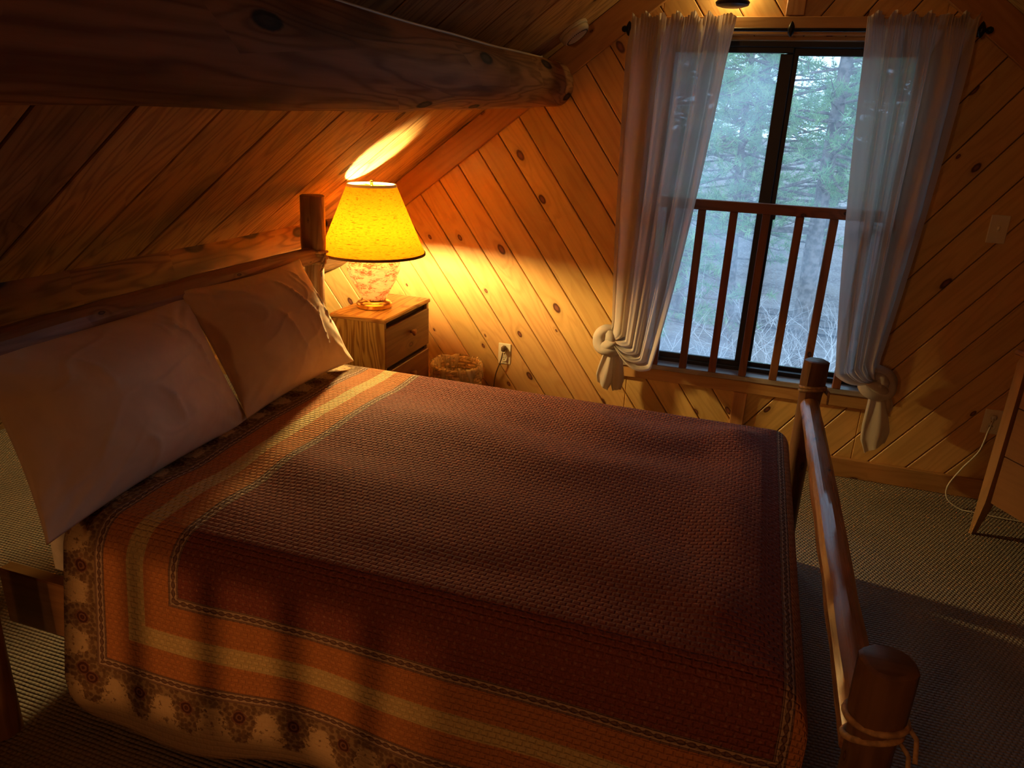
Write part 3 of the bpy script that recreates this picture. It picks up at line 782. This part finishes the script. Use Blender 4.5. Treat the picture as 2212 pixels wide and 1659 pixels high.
# glowing bulb
def bulb_mat(col, st):
    m = M('lit_bulb'); e = m.n('Emission', {'Color': col, 'Strength': st}); t = m.n('BsdfTransparent'); a = m.n('AddShader', {0: t.outputs[0], 1: e.outputs[0]}); m.t.links.new(a.outputs[0], m.out.inputs[0]); return m.m
BCOL = (1., .70, .255)
mb = MB(); mb.lathe([(0, -.045), (.013, -.045), (.014, -.03), (.024, -.010), (.029, .008), (.026, .026), (.014, .038), (0, .041)], (LX, LY, LZ+.305), 20); bulb = mb.build('bulb', bulb_mat(BCOL, 6.), lamp, smooth=60)
# cord and plug to the outlet
cord = catmull([(LX-.06, LY+.05, LZ+.004), (LX-.085, LY+.16, LZ+.004), (LX-.10, NY1+.02, LZ+.002), (LX-.10, NY1+.045, LZ-.1), (LX-.05, NY1+.06, .25), (-.95, -.07, .05), (-.80, -.05, .012), (-.715, -.045, .03), (-.708, -.035, .16), (-.700, -.03, .26), (-.672, -.035, .345), (-.662, -.033, .395)], 7)
mb = MB(); mb.tube(cord, .0032, 8); cd_ = mb.build('power_cord', CORDB, lamp, smooth=180)
mb = MB(); mb.box((-.6618, -.022, .4125), (.022, .034, .030), bev=.006); mb.build('plug', CORDB, cd_, smooth=40)

# ------------------------------------------------------------------ outlets and switch
def plate(name, x, z, label, cat, kind):
    t = thing(name, (x, 0, z), label, cat)
    mb = MB(); mb.box((x, -.003, z), (.070, .006, .1145), bev=.0025); mb.build('cover_plate', IVORY, t, smooth=30)
    if kind == 'outlet':
        for dz in (.0235, -.0235):
            mb = MB(); mb.lathe([(0, 0), (.0165, 0), (.0172, -.0015), (.0172, -.004)], (x, -.0080, z+dz), 24, axis=Matrix.Rotation(PI/2, 4, 'X').inverted()); r = mb.build('receptacle', IVORY, t, smooth=40)
            m2 = MB()
            for dx in (-.006, .006): m2.box((x+dx, -.0082, z+dz+.003), (.0022, .0012, .008))
            m2.box((x, -.0082, z+dz-.008), (.005, .0012, .005), bev=.0005); m2.build('slots', IVORYD, r)
        mb = MB(); mb.lathe([(0, .001), (.003, .001), (.0035, 0)], (x, -.006, z), 12, axis=Matrix.Rotation(PI/2, 4, 'X')); mb.build('screw', BRASS, t, smooth=40)
    else:
        mb = MB(); mb.box((x, -.0075, z), (.010, .004, .024), bev=.001); mb.box((x, -.014, z+.004), (.008, .018, .009), Matrix.Rotation(-.5, 3, 'X'), bev=.0015); mb.build('toggle', IVORY, t, smooth=30)
        for dz in (.03, -.03):
            mb = MB(); mb.lathe([(0, .001), (.003, .001), (.0035, 0)], (x, -.006, z+dz), 12, axis=Matrix.Rotation(PI/2, 4, 'X')); mb.build('screw', IVORY, t, smooth=40)
    return t
plate('wall_outlet', -.6618, .3795, 'ivory wall outlet near the wicker basket with a brown plug in it', 'outlet', 'outlet')
plate('wall_outlet', 1.6338, .3775, 'ivory wall outlet behind the chest of drawers with a white plug', 'outlet', 'outlet')
plate('light_switch', 1.4655, 1.2095, 'ivory light switch plate on the wall right of the window', 'switch', 'switch')
c2 = catmull([(1.632, -.03, .398), (1.60, -.10, .36), (1.575, -.14, .28), (1.525, -.15, .19), (1.49, -.15, .098), (1.50, -.155, .04), (1.548, -.168, .008), (1.60, -.18, .006), (1.72, -.19, .006), (1.85, -.19, .006)], 7)
xc_ = thing('extension_cord', (1.632, -.03, .398), 'white electrical cord looping from the outlet down to the carpet', 'cord')
mb = MB(); mb.tube(c2, .0032, 8); mb.build('cable', CORDW, xc_, smooth=180)
mb = MB(); mb.box((1.6338, -.019, .401), (.020, .022, .024), bev=.005); mb.build('plug', CORDW, xc_, smooth=40)

# ------------------------------------------------------------------ wastebasket
BX, BY, BR_, BH_ = -.862, -.185, .128, .345
wb = thing('wicker_wastebasket', (BX, BY, 0), 'round wicker wastebasket lined with a clear plastic bag beside the nightstand', 'basket')
wick = simple('pale_wicker', (.80, .60, .33), .6, nz=.2, nscale=60)
mb = MB()
for i in range(19):
    z = .012+.0175*i; r = lerp(.098, BR_-.002, (i/18)**.8); mb.rnd = random.random()
    loop = [(BX+(r+.0055*math.sin(11*t+PI*i))*math.cos(t), BY+(r+.0055*math.sin(11*t+PI*i))*math.sin(t), z) for t in [2*PI*k/132 for k in range(133)]]
    mb.tube(loop, .0088, 7, caps=False)
for k in range(22):
    t = 2*PI*k/22+.07; mb.tube([(BX+.097*math.cos(t), BY+.097*math.sin(t), .008), (BX+.117*math.cos(t), BY+.117*math.sin(t), .17), (BX+(BR_-.002)*math.cos(t), BY+(BR_-.002)*math.sin(t), BH_)], .004, 6)
mb.lathe([(0, .004), (.098, .004), (.098, .010), (0, .010)], (BX, BY, 0), 40)
mb.build('woven_body', wick, wb, smooth=180)
mb = MB()
for ph in (0, 2.1, 4.2):
    loop = [(BX+(BR_+.004*math.cos(12*t+ph))*math.cos(t), BY+(BR_+.004*math.cos(12*t+ph))*math.sin(t), BH_-.004+.006*math.sin(12*t+ph)) for t in [2*PI*k/120 for k in range(121)]]
    mb.tube(loop, .0058, 7, caps=False)
mb.build('rim', wick, wb, smooth=180)
def film():
    m = M('clear_plastic_bag'); tr = m.n('BsdfTransparent', {'Color': (.95, .93, .9)}); gl = m.n('BsdfPrincipled', {'Base Color': (.75, .62, .42), 'Roughness': .2, 'Specular IOR Level': .8})
    u, v = m.uv(); nz = m.noise(m.vec(m.math('MULTIPLY', u, 30.), m.math('MULTIPLY', v, 5.)), 1., 3.)
    mx = m.n('MixShader', {0: m.mapr(nz, .42, .68, .08, .8), 1: tr.outputs[0], 2: gl.outputs[0]}); m.t.links.new(mx.outputs[0], m.out.inputs[0]); return m.m
def bagw(r, z, th, j):
    return (r+.005*mnoise.noise(V((math.cos(th)*5, math.sin(th)*5, j*.5)))+.003*math.sin(th*23+j), z+.010*mnoise.noise(V((math.cos(th)*3, math.sin(th)*3, 9+j*.3))))
mb = MB(); mb.lathe([(.085, .06), (.10, .16), (.108, .25), (.112, .32), (.120, .356), (.131, .362), (.140, .352), (.143, .33), (.141, .30), (.138, .27)], (BX, BY, 0), 96, wob=bagw); mb.build('plastic_liner', film(), wb, smooth=180)

# ------------------------------------------------------------------ curtains
def curtain_mat():
    m = M('sheer_grey_curtain'); u, v = m.uv()
    w1 = m.noise(m.vec(m.math('MULTIPLY', u, 22.), m.math('MULTIPLY', v, 6.)), 1., 3.); w2 = m.noise(m.vec(m.math('MULTIPLY', u, 400.), m.math('MULTIPLY', v, 400.)), 1., 2.)
    c = m.mix(m.mapr(w1, .3, .7), (.64, .55, .465), (.68, .585, .495))
    hd = m.math('GREATER_THAN', v, 1.925-.445)      # double cloth of the header
    b = m.n('Bump', {'Height': m.math('MULTIPLY_ADD', w2, .4, w1), 'Strength': .10, 'Distance': .003})
    df = m.n('BsdfDiffuse', {'Color': c, 'Normal': b.outputs[0]}); tl = m.n('BsdfTranslucent', {'Color': c, 'Normal': b.outputs[0]})
    sh = m.n('BsdfSheen', {'Color': (.5, .46, .42), 'Roughness': .4, 'Normal': b.outputs[0]}) if hasattr(bpy.types, 'ShaderNodeBsdfSheen') else None
    mx = m.n('MixShader', {0: .34, 1: df.outputs[0], 2: tl.outputs[0]})
    tr = m.n('BsdfTransparent', {'Color': (.85, .88, .92)})
    m2 = m.n('MixShader', {0: .07, 1: mx.outputs[0], 2: tr.outputs[0]})
    m.t.links.new(m2.outputs[0], m.out.inputs[0]); return m.m
CURT = curtain_mat()
RODZ, RODY = 1.944, -.090
def curtain(side, label):
    """side -1: left curtain tied on its left; +1: mirrored about the window axis with its own offsets"""
    if side < 0: xo, xi, kx, kz, sagx, sagz, px = -.116, .318, -.075, .578, .135, .455, [.0, 0]
    else: xo, xi, kx, kz, sagx, sagz, px = 1.200, .808, 1.118, .540, .945, .545, [.0, 0]
    root = thing('curtain', (kx, RODY, kz), label, 'curtain', 'tied window curtains')
    nf = 3.9; sd = 2.0 if side < 0 else 8.5
    ztop = RODZ+.052
    def pt(a, b):
        # a: across, 0 = outer edge, 1 = edge over the glass; b: 0 top .. 1 knot
        x0 = lerp(xo, xi, a)
        ph = a+.05*math.sin(a*7+sd)+.05*mnoise.noise(V((a*3.1, sd, 0)))+.02*mnoise.noise(V((a*5, sd, b*2.2)))
        sn = abs(math.sin(PI*nf*1.25*ph+sd)); kf = .65+.5*mnoise.noise(V((a*6, sd, 4.)))+.2*math.sin(a*17+sd); pleat = -(1-2.3*kf*(1-sn)**2.2)+.05*math.sin(2*PI*nf*3.1*ph+sd*2+b*1.5)
        low_in = V((lerp(kx, sagx, a), 0, lerp(kz+.10, sagz, a**.8)))
        # columns: straight fall, turn at the sag, sweep to the knot
        P0 = V((x0, 0, ztop)); P1 = V((lerp(x0, low_in.x, .32 if a > .3 else .15), 0, lerp(ztop, low_in.z, .55)))
        PK = V((kx, 0, kz))
        tb = .80-.06*(1-a)
        if b < tb:
            t = b/tb; P = P0*(1-t)**2+P1*2*t*(1-t)+low_in*t*t
            fl = lerp(1., .55, t)
        else:
            t = (b-tb)/(1-tb); mid = V((lerp(low_in.x, kx, .45), 0, min(low_in.z, kz)-.045*a)); P = low_in*(1-t)**2+mid*2*t*(1-t)+PK*t*t
            fl = lerp(.55, .22, t)
        # header gather: narrow folds at the rod
        hdr = 1-sstep(.0, .10, b)
        fine = math.sin(2*PI*30*a+3*math.sin(a*20+sd))
        amp = .062*fl*(1-.55*hdr); y = RODY-.006-.024*(1-hdr)+pleat*amp+hdr*fine*.010
        if b > tb: y -= .035*math.sin(PI*(b-tb)/(1-tb))*a
        if b < .018:
            y += fine*.010; P.z += .012*math.sin(a*41+sd)+.014*mnoise.noise(V((a*16, sd, 1)))
        y = min(y, -.030)
        if b < .075: y = lerp(min(y, RODY-.0115), y, sstep(.05, .075, b))
        P.x += .008*math.cos(2*PI*nf*ph+sd)*fl*(1-hdr)
        bulge = sstep(.5, .8, b)*a*.02; y -= bulge
        return V((P.x, y, P.z))
    L = 1.6
    mb = MB(); mb.grid(pt, 130, 96, uvf=lambda a, b: (a*.9, 1.525-b*L))
    o = mb.build('drape', CURT, root, smooth=180)
    # knot: a wrapped bundle with loops, and the hanging tail
    mb = MB(); yk = RODY-.005
    kk = V((kx-.004*side, yk, kz-.020)); s_ = side
    mb.tube(catmull([kk+V((s_*-.03, 0, .055)), kk+V((s_*.030, -.022, .050)), kk+V((s_*.062, -.020, .012)), kk+V((s_*.052, -.028, -.036)), kk+V((s_*.0, -.040, -.045)), kk+V((s_*-.038, -.030, -.020)), kk+V((s_*-.030, -.012, .02))], 7), [.020+.012*math.sin(PI*i/42) for i in range(43)], 14, wob=.5, freq=14., seed=sd)
    mb.tube(catmull([kk+V((s_*-.042, -.018, .012)), kk+V((s_*-.005, -.050, -.008)), kk+V((s_*.038, -.042, -.030)), kk+V((s_*.060, -.015, -.045))], 7), [.016+.010*math.sin(PI*i/21) for i in range(22)], 12, wob=.5, freq=16., seed=sd+4)
    mb.tube(catmull([kk+V((s_*.03, .0, .04)), kk+V((s_*.05, .02, -.01)), kk+V((s_*.02, .02, -.05)), kk+V((s_*-.02, .01, -.03))], 6), [.026]*19, 12, wob=.5, freq=12., seed=sd+7)
    mb.lathe([(0, -.042), (.026, -.040), (.044, -.018), (.050, .004), (.043, .028), (.026, .044), (0, .050)], kk+V((s_*.016, -.012, .010)), 22, wob=lambda r, z, th, j: (r*(1+.25*math.sin(th*3+j*.9+sd)), z))
    mb.build('knot', CURT, root, smooth=180)
    def tail(name, x0, w0, w1, dx, zt, zb, y0, tw, sk):
        mb = MB()
        def tp(a, b):
            th = 2*PI*a; w = lerp(w0, w1, sstep(0, .75, b))
            if b > .8: w *= 1-.35*(b-.8)/.2
            x = x0+dx*b+w*math.cos(th); y = y0+w*.45*math.sin(th)+.007*math.sin(th*4+sd+b*2)
            z = lerp(zt, zb, b)+(sk*math.cos(th)*b)
            return V((x, y, z))
        mb.grid(tp, 40, 20, uvf=lambda a, b: (a*.3, .4-b*.3)); mb.build(name, CURT, root, smooth=180)
    if side < 0:
        tail('tail', kx-.004, .026, .040, -.020, kz-.055, .322, yk-.028, .2, -.022)
        tail('tail', kx+.026, .022, .034, .018, kz-.055, .300, yk+.012, .2, .010)
    else:
        tail('tail', kx+.012, .030, .056, .040, kz-.05, .215, yk-.028, .2, .03)
        tail('tail', kx+.05, .022, .034, .018, kz-.05, .36, yk+.010, .2, .02)
    return root
curtain(-1, 'tied grey curtain at the left of the window, nearer the lamp')
curtain(1, 'tied grey curtain at the right of the window, behind the log footpost')
rod = thing('curtain_rod', (XC, RODY, RODZ), 'black iron curtain rod above the window', 'curtain rod')
mb = MB(); mb.tube([(-.135, RODY, RODZ), (XC, RODY, RODZ-.001), (1.235, RODY, RODZ)], .0072, 14); mb.build('pole', IRON, rod, smooth=40)
for x in (-.145, 1.245):
    mb = MB(); mb.lathe([(0, -.014), (.010, -.010), (.014, 0), (.010, .010), (0, .014)], (x, RODY, RODZ), 16, axis=Matrix.Rotation(PI/2, 4, 'Y')); mb.build('finial', IRON, rod, smooth=60)
for x in (-.124, .535, 1.215):
    mb = MB()
    mb.lathe([(0, 0), (.013, 0), (.011, .006), (0, .007)], (x, -.021, RODZ), 16, axis=Matrix.Rotation(PI/2, 4, 'X'))
    mb.tube([(x, -.022, RODZ-.012), (x, -.06, RODZ-.016), (x, -.098, RODZ-.010)], .005, 8)
    mb.tube(catmull([(x, -.100, RODZ-.012), (x, -.106, RODZ), (x, -.098, RODZ+.014), (x, -.086, RODZ+.016)], 4), .005, 8)
    mb.lathe([(0, -.030), (.006, -.024), (.012, -.010), (.014, 0), (.012, .010), (.006, .024), (0, .030)], (x, -.104, RODZ), 14)
    mb.build('bracket', IRON, rod, smooth=50)

# ------------------------------------------------------------------ wall sconce over the window (its bottom is in view)
sx, sz = .296, 2.018
scn = thing('wall_sconce', (sx, -.05, sz), 'dark wall sconce at the top of the gable wall above the window', 'wall lamp')
mb = MB(); mb.lathe([(0, .0), (.045, .0), (.064, .006), (.068, .016), (.064, .022), (0, .022)], (sx, -.15, sz), 32); mb.build('dish', IRON, scn, smooth=40)
mb = MB(); mb.box((sx, -.006, sz+.19), (.05, .012, .10), bev=.004); mb.build('back_plate', IRON, scn, smooth=30)
mb = MB(); mb.tube(catmull([(sx, -.012, sz+.21), (sx, -.09, sz+.20), (sx, -.145, sz+.14), (sx, -.15, sz+.02)], 5), .006, 8); mb.build('arm', IRON, scn, smooth=60)
mb = MB(); mb.lathe([(0, .06), (.012, .064), (.024, .08), (.028, .10), (.022, .122), (.013, .14), (.013, .175), (0, .175)], (sx, -.045, sz), 20); mb.build('bulb', bulb_mat(BCOL, 2.), scn, smooth=60)

# ------------------------------------------------------------------ smoke detector and cable on the beam
dc = V((-.362, -.150, zc(-.362))); nrm = V((SL*SN, 0, -SN))
sd_ = thing('smoke_detector', dc, 'round cream smoke detector on the sloped ceiling above the log beam', 'smoke detector')
ax = nrm.to_track_quat('Z', 'Y').to_matrix().to_4x4()
mb = MB(); mb.lathe([(.0, 0), (.070, 0), (.070, .010), (.066, .013), (0, .013)], dc, 48, axis=ax); mb.build('base', DETW, sd_, smooth=35)
mb = MB(); mb.lathe([(.062, .013), (.066, .018), (.065, .030), (.058, .038), (.046, .041), (.044, .0395), (.042, .041), (0, .043)], dc, 48, axis=ax); cv = mb.build('cover', DETW, sd_, smooth=25)
mb = MB()
for k in range(36):
    a = 2*PI*k/36; p = ax.to_3x3()@V((.050*math.cos(a), .050*math.sin(a), .0405)); R = ax.to_3x3()@Matrix.Rotation(a, 3, 'Z')
    mb.box(dc+p, (.004, .005, .002), R)
mb.build('vent_ring', IVORYD, cv)
def on_beam(y, a):
    t2 = -y/1.7
    x = -.475-.022*t2 if t2 < 1 else -.497-.012*(t2-1); z = 1.720-.054*t2 if t2 < 1 else 1.666-.020*(t2-1); r = .098+.022*t2 if t2 < 1 else .12+.008*(t2-1)
    r *= 1.03; return (x+r*math.cos(a), y, z+r*math.sin(a))
cab = catmull([on_beam(-3.2, 1.32), on_beam(-2.4, 1.20), on_beam(-1.9, 1.12), on_beam(-1.6, 1.05), on_beam(-1.3, 1.04), on_beam(-1.12, .98), on_beam(-.95, .96), on_beam(-.75, 1.02), on_beam(-.55, 1.04), on_beam(-.38, 1.10), on_beam(-.30, 1.3)], 8)
cb = tag(MB().tube(cab, .0042, 8).build('cable', CORDW, smooth=180), 'thin pale cable lying along the top of the log beam', 'cable')

# ------------------------------------------------------------------ chest of drawers at the right
DO = V((1.545, -.375, 0)); d1 = V((.4925, -.8703, 0)); d2 = V((.8703, .4925, 0))
RD = Matrix((d1, d2, V((0, 0, 1)))).transposed()
def dl(a, b, c): return DO+d1*a+d2*b+V((0, 0, c))
ch = thing('chest_of_drawers', dl(.55, .22, 0), 'tan wooden chest of drawers on tapered legs at the right edge', 'chest of drawers')
DW, DD, DH = 1.05, .40, .80
mb = MB(); mb.box(dl(DW/2, DD/2, DH-.010), (DW+.03, DD+.03, .020), RD, bev=.006); mb.build('top', W['dresser'], ch, smooth=30)
def leg(a, b, name='leg'):
    mb = MB(); mb.piece(); prof = [(0, .014, .020), (.16, .036, .05), (.30, .040, .06), (.70, .040, .06), (.755, .038, .055), (.782, .026, .045)]
    vs = []; sa = 1 if a < DW/2 else -1; sb = 1 if b < DD/2 else -1
    a0 = a; b0 = b
    for z, w, d_ in prof:
        top = .012 if z > .77 else 0
        vs += [dl(a0+sa*top, b0, z), dl(a0+sa*(w+top), b0, z), dl(a0+sa*(w+top), b0+sb*d_, z), dl(a0+sa*top, b0+sb*d_, z)]
    fs = [(i*4+k, i*4+(k+1) % 4, (i+1)*4+(k+1) % 4, (i+1)*4+k) for i in range(len(prof)-1) for k in range(4)]+[(0, 1, 2, 3), tuple(range(len(vs)-4, len(vs)))]
    if sa*sb < 0: fs = [tuple(reversed(f)) for f in fs]
    us = [[(vs[i].z, (i % 4)*.04) for i in f] for f in fs]
    mb.add(vs, fs, us); return mb.build(name, W['dresser'], ch)
for a in (0, DW):
    for b in (0, DD): leg(a, b)
mb = MB(); mb.box(dl(DW/2, DD/2+.012, .475), (DW-.085, DD-.06, .61), RD); mb.build('carcass', W['drawer'], ch)
zs = [.165, .375, .580, .770]
for i in range(3):
    mb = MB(); mb.box(dl(DW/2, .018, (zs[i]+zs[i+1])/2), (DW-.105, .022, zs[i+1]-zs[i]-.004), RD, bev=.002); mb.build('drawer', W['dresserd'], ch, smooth=30)

# ------------------------------------------------------------------ loft railing behind the camera and its stair light
lr = thing('loft_railing', (XC, YL+.06, 0), 'loft railing behind the camera', 'railing')
mb = MB(); mb.box((XC, YL+.06, .93), (6.0, .06, .05)); mb.build('top_rail', W['guard'], lr)
mb = MB(); mb.box((XC, YL+.06, .555), (6.0, .03, .70)); mb.build('panel', W['guard'], lr)  # solid sheet added out of view to cut the stair light's upper edge
mb = MB(); mb.box((-1.06, YL+.06, .1025), (.11, .04, .205)); mb.build('shade_board', W['guard'], lr)  # wide board added to keep the stair light off the near head post
for i in range(40):
    x = -2.0+i*.105
    mb = MB(); mb.box((x, YL+.06, .1025), (.032, .032, .205)); mb.build('baluster', W['guard'], lr)

# ------------------------------------------------------------------ outside
GZ = -2.75
def ground_mat():
    m = M('dry_forest_floor'); tc = m.n('TexCoord'); n1 = m.noise(tc.outputs['Object'], 1.4, 6., .65); n2 = m.noise(tc.outputs['Object'], 14., 4., .6)
    c = m.mix(m.mapr(n1, .35, .65), (.13, .105, .095), (.24, .20, .18)); c = m.mix(m.mapr(n2, .45, .7), c, (.30, .27, .25))
    m.bsdf(c, .95, n2, .6, .05, .1); return m.m
def hz(x, y): return GZ+.25*mnoise.noise(V((x*.15, y*.15, 0)))+.05*mnoise.noise(V((x*.7, y*.7, 3)))+max(0, y-18)*.10
mb = MB(); mb.grid(lambda a, b: V((lerp(-30, 32, a), lerp(.25, 60, b), hz(lerp(-30, 32, a), lerp(.25, 60, b)))), 60, 60); S(mb.build('ground', ground_mat(), smooth=180))
def needle_mat(name, c1, c2):
    m = M(name); r = m.rnd(); m.t.nodes
    col = m.mix(r, c1, c2); df = m.n('BsdfDiffuse', {'Color': col}); tl = m.n('BsdfTranslucent', {'Color': col})
    mx = m.n('MixShader', {0: .35, 1: df.outputs[0], 2: tl.outputs[0]}); m.t.links.new(mx.outputs[0], m.out.inputs[0]); return m.m
NEED = needle_mat('pine_needles', (.15, .32, .16), (.36, .52, .24))
BARK = simple('pine_bark', (.15, .12, .105), .9, nz=.5, nscale=12); TWIG = simple('bare_twig', (.52, .48, .45), .85, nz=.2, nscale=6)
def pine(h, z0, spread, seed, dens=1.0, rtr=.15):
    rg = random.Random(seed); tr = MB(); fo = MB(); br = MB()
    lx, ly = rg.uniform(-.3, .3), rg.uniform(-.2, .2)
    pts = [(lx*math.sin(i/12*2), ly*math.sin(i/12*2.5), h*i/12) for i in range(13)]
    tr.tube(pts, [rtr*(1-.85*i/12) for i in range(13)], 12, wob=.25, freq=2.)
    nb = int(95*dens)
    for k in range(nb):
        t = (k+rg.random())/nb; z = lerp(z0, h*.985, t**.9)
        L = spread*(1-t)**.7*rg.uniform(.6, 1.15)+.25; az = rg.uniform(0, 2*PI)
        i = z/h*12; c = V((lx*math.sin(i/12*2), ly*math.sin(i/12*2.5), z))
        dr = V((math.cos(az), math.sin(az), 0)); bp = []
        rise = rg.uniform(-.35, .35)
        for q in range(6):
            s_ = q/5; bp.append(c+dr*L*s_+V((rg.uniform(-.06, .06)*L*s_, rg.uniform(-.06, .06)*L*s_, L*(rise*s_-.12*s_*s_+.20*s_**3))))
        br.tube(bp, [.022*(1-.8*q/5)*(.5+L/2) for q in range(6)], 5, caps=False)
        for w in range(int(5+L*4)):
            s_ = rg.uniform(.30, 1.); p = bp[min(4, int(s_*5))].lerp(bp[min(5, int(s_*5)+1)], s_*5-int(s_*5)) if s_ < 1 else bp[5]
            td = (dr*rg.uniform(.3, 1.)+V((rg.uniform(-1, 1), rg.uniform(-1, 1), rg.uniform(-.1, .9)))).normalized(); tl = rg.uniform(.12, .42)
            br.tube([p, p+td*tl], [.006, .003], 3, caps=False)
            for e in range(3):
                cpt = p+td*tl*(.45+.28*e); fo.rnd = rg.random()
                for nn in range(11):
                    nd = (td*rg.uniform(.1, 1.)+V((rg.gauss(0, .6), rg.gauss(0, .6), rg.gauss(0, .6)))).normalized()
                    ln = rg.uniform(.09, .17); sd = nd.cross(V((rg.random(), rg.random(), rg.random()))).normalized()*.0055
                    fo.add([cpt-sd, cpt+sd, cpt+nd*ln], [(0, 1, 2)], [[(0, 0)]*3])
    return tr, br, fo
def plant_pine(x, y, variant, rot, scale, label):
    r = thing('pine_tree', (x, y, hz(x, y)-.05), label, 'tree', 'pines outside the window')
    r.rotation_euler.z = rot; r.scale = (scale,)*3
    if variant not in PV:
        tr, br, fo = pine(*PARAM[variant]); a = tr.build('trunk', BARK, r, smooth=60, local=True); b = br.build('branches', BARK, r, smooth=60, local=True); c = fo.build('needles', NEED, r, local=True)
        PV[variant] = (a, b, c)
    else:
        for s_ in PV[variant]:
            c = s_.copy(); COL.objects.link(c); c.parent = r
    return r
PV = {}; PARAM = {0: (9.5, 2.6, 1.9, 11, 1.15, .17), 1: (8.0, 1.7, 1.7, 23, 1.1, .12), 2: (6.0, .9, 1.35, 37, 1.0, .08)}
TREES = [(1.52, 9.6, 0, .4, 1., 'stout pine trunk seen through the right window pane'),
         (-.75, 7.2, 1, 1.3, .95, 'nearest bushy pine in the left window pane'),
         (.30, 12.5, 1, 2.9, 1.05, 'pine behind the window mullion in mid distance'),
         (3.4, 10.5, 0, 4.0, 1.0, 'pine hidden mostly by the right curtain'),
         (-2.8, 10.5, 0, 5.1, 1.0, 'pine hidden mostly by the left curtain'),
         (3.3, 17.2, 1, .9, 1.15, 'slim pine behind the stout trunk'),
         (-1.1, 15., 0, 2.2, 1.1, 'pine behind the nearest bushy pine'),
         (.75, 19., 0, 3.3, 1.25, 'far pine in the gap left of the stout trunk'),
         (-3.9, 17., 1, .2, 1.2, 'far pine left of the window view'),
         (4.6, 17.5, 0, 1.7, 1.2, 'far pine right of the window view'),
         (2.6, 22., 1, 5.5, 1.5, 'distant pine beyond the lumber'),
         (-1.8, 23., 1, 4.4, 1.5, 'distant pine at the back of the left pane'),
         (.1, 26., 0, 4.9, 1.5, 'most distant pine at the centre')]
for a in TREES: plant_pine(*a)
def shrub(x, y, h, n, seed, label):
    rg = random.Random(seed); mb = MB()
    base = V((x, y, hz(x, y)-.02))
    def grow(p, d, L, r, lev):
        pts = [p]; 
        for q in range(4):
            d = (d+V((rg.gauss(0, .22), rg.gauss(0, .22), rg.gauss(.04, .15)))).normalized(); pts.append(pts[-1]+d*L/4)
        mb.tube(pts, [r*(1-.15*q) for q in range(5)], 5, caps=False)
        if lev < 3:
            for _ in range(rg.choice((2, 3, 3))):
                i = rg.randint(2, 4); nd = (d+V((rg.gauss(0, .7), rg.gauss(0, .7), rg.gauss(.1, .4)))).normalized(); grow(pts[i], nd, L*rg.uniform(.5, .8), r*.55, lev+1)
    for k in range(n): grow(base+V((rg.gauss(0, .1), rg.gauss(0, .1), 0)), V((rg.gauss(0, .4), rg.gauss(0, .4), 1)).normalized(), h*rg.uniform(.4, .6), .014, 0)
    o = mb.build('bare_shrub', TWIG, smooth=60); return tag(o, label, 'shrub', 'bare shrubs outside the window')
shrub(.05, 5.6, 2.6, 6, 3, 'bare twiggy shrub low behind the second and third balusters')
shrub(-.8, 6.4, 2.0, 5, 5, 'bare shrub low at the left edge of the glass')
shrub(1.25, 7.0, 1.9, 5, 8, 'bare shrub below the stout pine trunk')
shrub(.75, 8.4, 2.2, 5, 13, 'bare shrub just right of the window mullion')
shrub(2.0, 8.6, 2.0, 5, 17, 'bare shrub by the right curtain edge')
lp = thing('timber_pile', (2.0, 14.8, hz(2.0, 14.8)), 'weathered timber pile on the ground among the pines', 'timber pile')
for i in range(7):
    mb = MB(); mb.box((1.9+.1*(i % 3), 14.4+.28*(i % 3), hz(2, 14.8)+.12+.16*(i//3)), (3.4-.2*i, .24, .13), Matrix.Rotation(.12*(i % 2)-.10, 3, 'Z')@Matrix.Rotation(.05*(i % 3), 3, 'Y')); mb.build('timber', W['lumber'], lp)

# ------------------------------------------------------------------ light
def light(name, typ, loc, energy, col, **kw):
    l = bpy.data.lights.new(name, typ); l.energy = energy; l.color = col
    for k, v in kw.items(): setattr(l, k, v)
    o = bpy.data.objects.new(name, l); COL.objects.link(o); o.location = loc; return o
# the bulb of the bedside lamp sits just above the glowing bulb mesh, inside the shade
light('bedside_bulb_light', 'POINT', (LX, LY, LZ+.300), 74., BCOL, shadow_soft_size=.042)
light('sconce_bulb_light', 'POINT', (sx, -.040, sz+.09), 1.2, BCOL, shadow_soft_size=.02)
st = light('stair_light', 'SPOT', (-.9, -5.6, -.10), 46., (1., .42, .12), shadow_soft_size=.03, spot_size=math.radians(30), spot_blend=.6)
st.rotation_euler = (V((-.75, -2.42, .32))-st.location).to_track_quat('-Z', 'Y').to_euler()
light('warm_fill_light', 'POINT', (-.30, -5.2, 1.70), 21., (1., .45, .16), shadow_soft_size=.16)  # added warm fill from behind the camera, no fixture belongs to it
po = light('window_portal', 'AREA', (XC, .145, 1.18), 1., (1, 1, 1), shape='RECTANGLE', size=1.1, size_y=1.5)
po.rotation_euler = (math.radians(-90), 0, 0); po.data.cycles.is_portal = True
w = bpy.data.worlds.new('World'); sc.world = w; w.use_nodes = True
bg = w.node_tree.nodes['Background']; bg.inputs[0].default_value = (.48, .71, 1., 1); bg.inputs[1].default_value = 2.75

sc.view_settings.view_transform = 'Standard'; sc.view_settings.look = 'None'; sc.view_settings.gamma = 1.0; sc.view_settings.use_curve_mapping = False
sc.view_settings.exposure = 0.68
cy = sc.cycles
cy.use_denoising = True; cy.adaptive_threshold = .02; cy.max_bounces = 8; cy.diffuse_bounces = 4; cy.glossy_bounces = 3; cy.transmission_bounces = 4; cy.transparent_max_bounces = 12
cy.sample_clamp_indirect = 0.; cy.caustics_reflective = False; cy.caustics_refractive = False
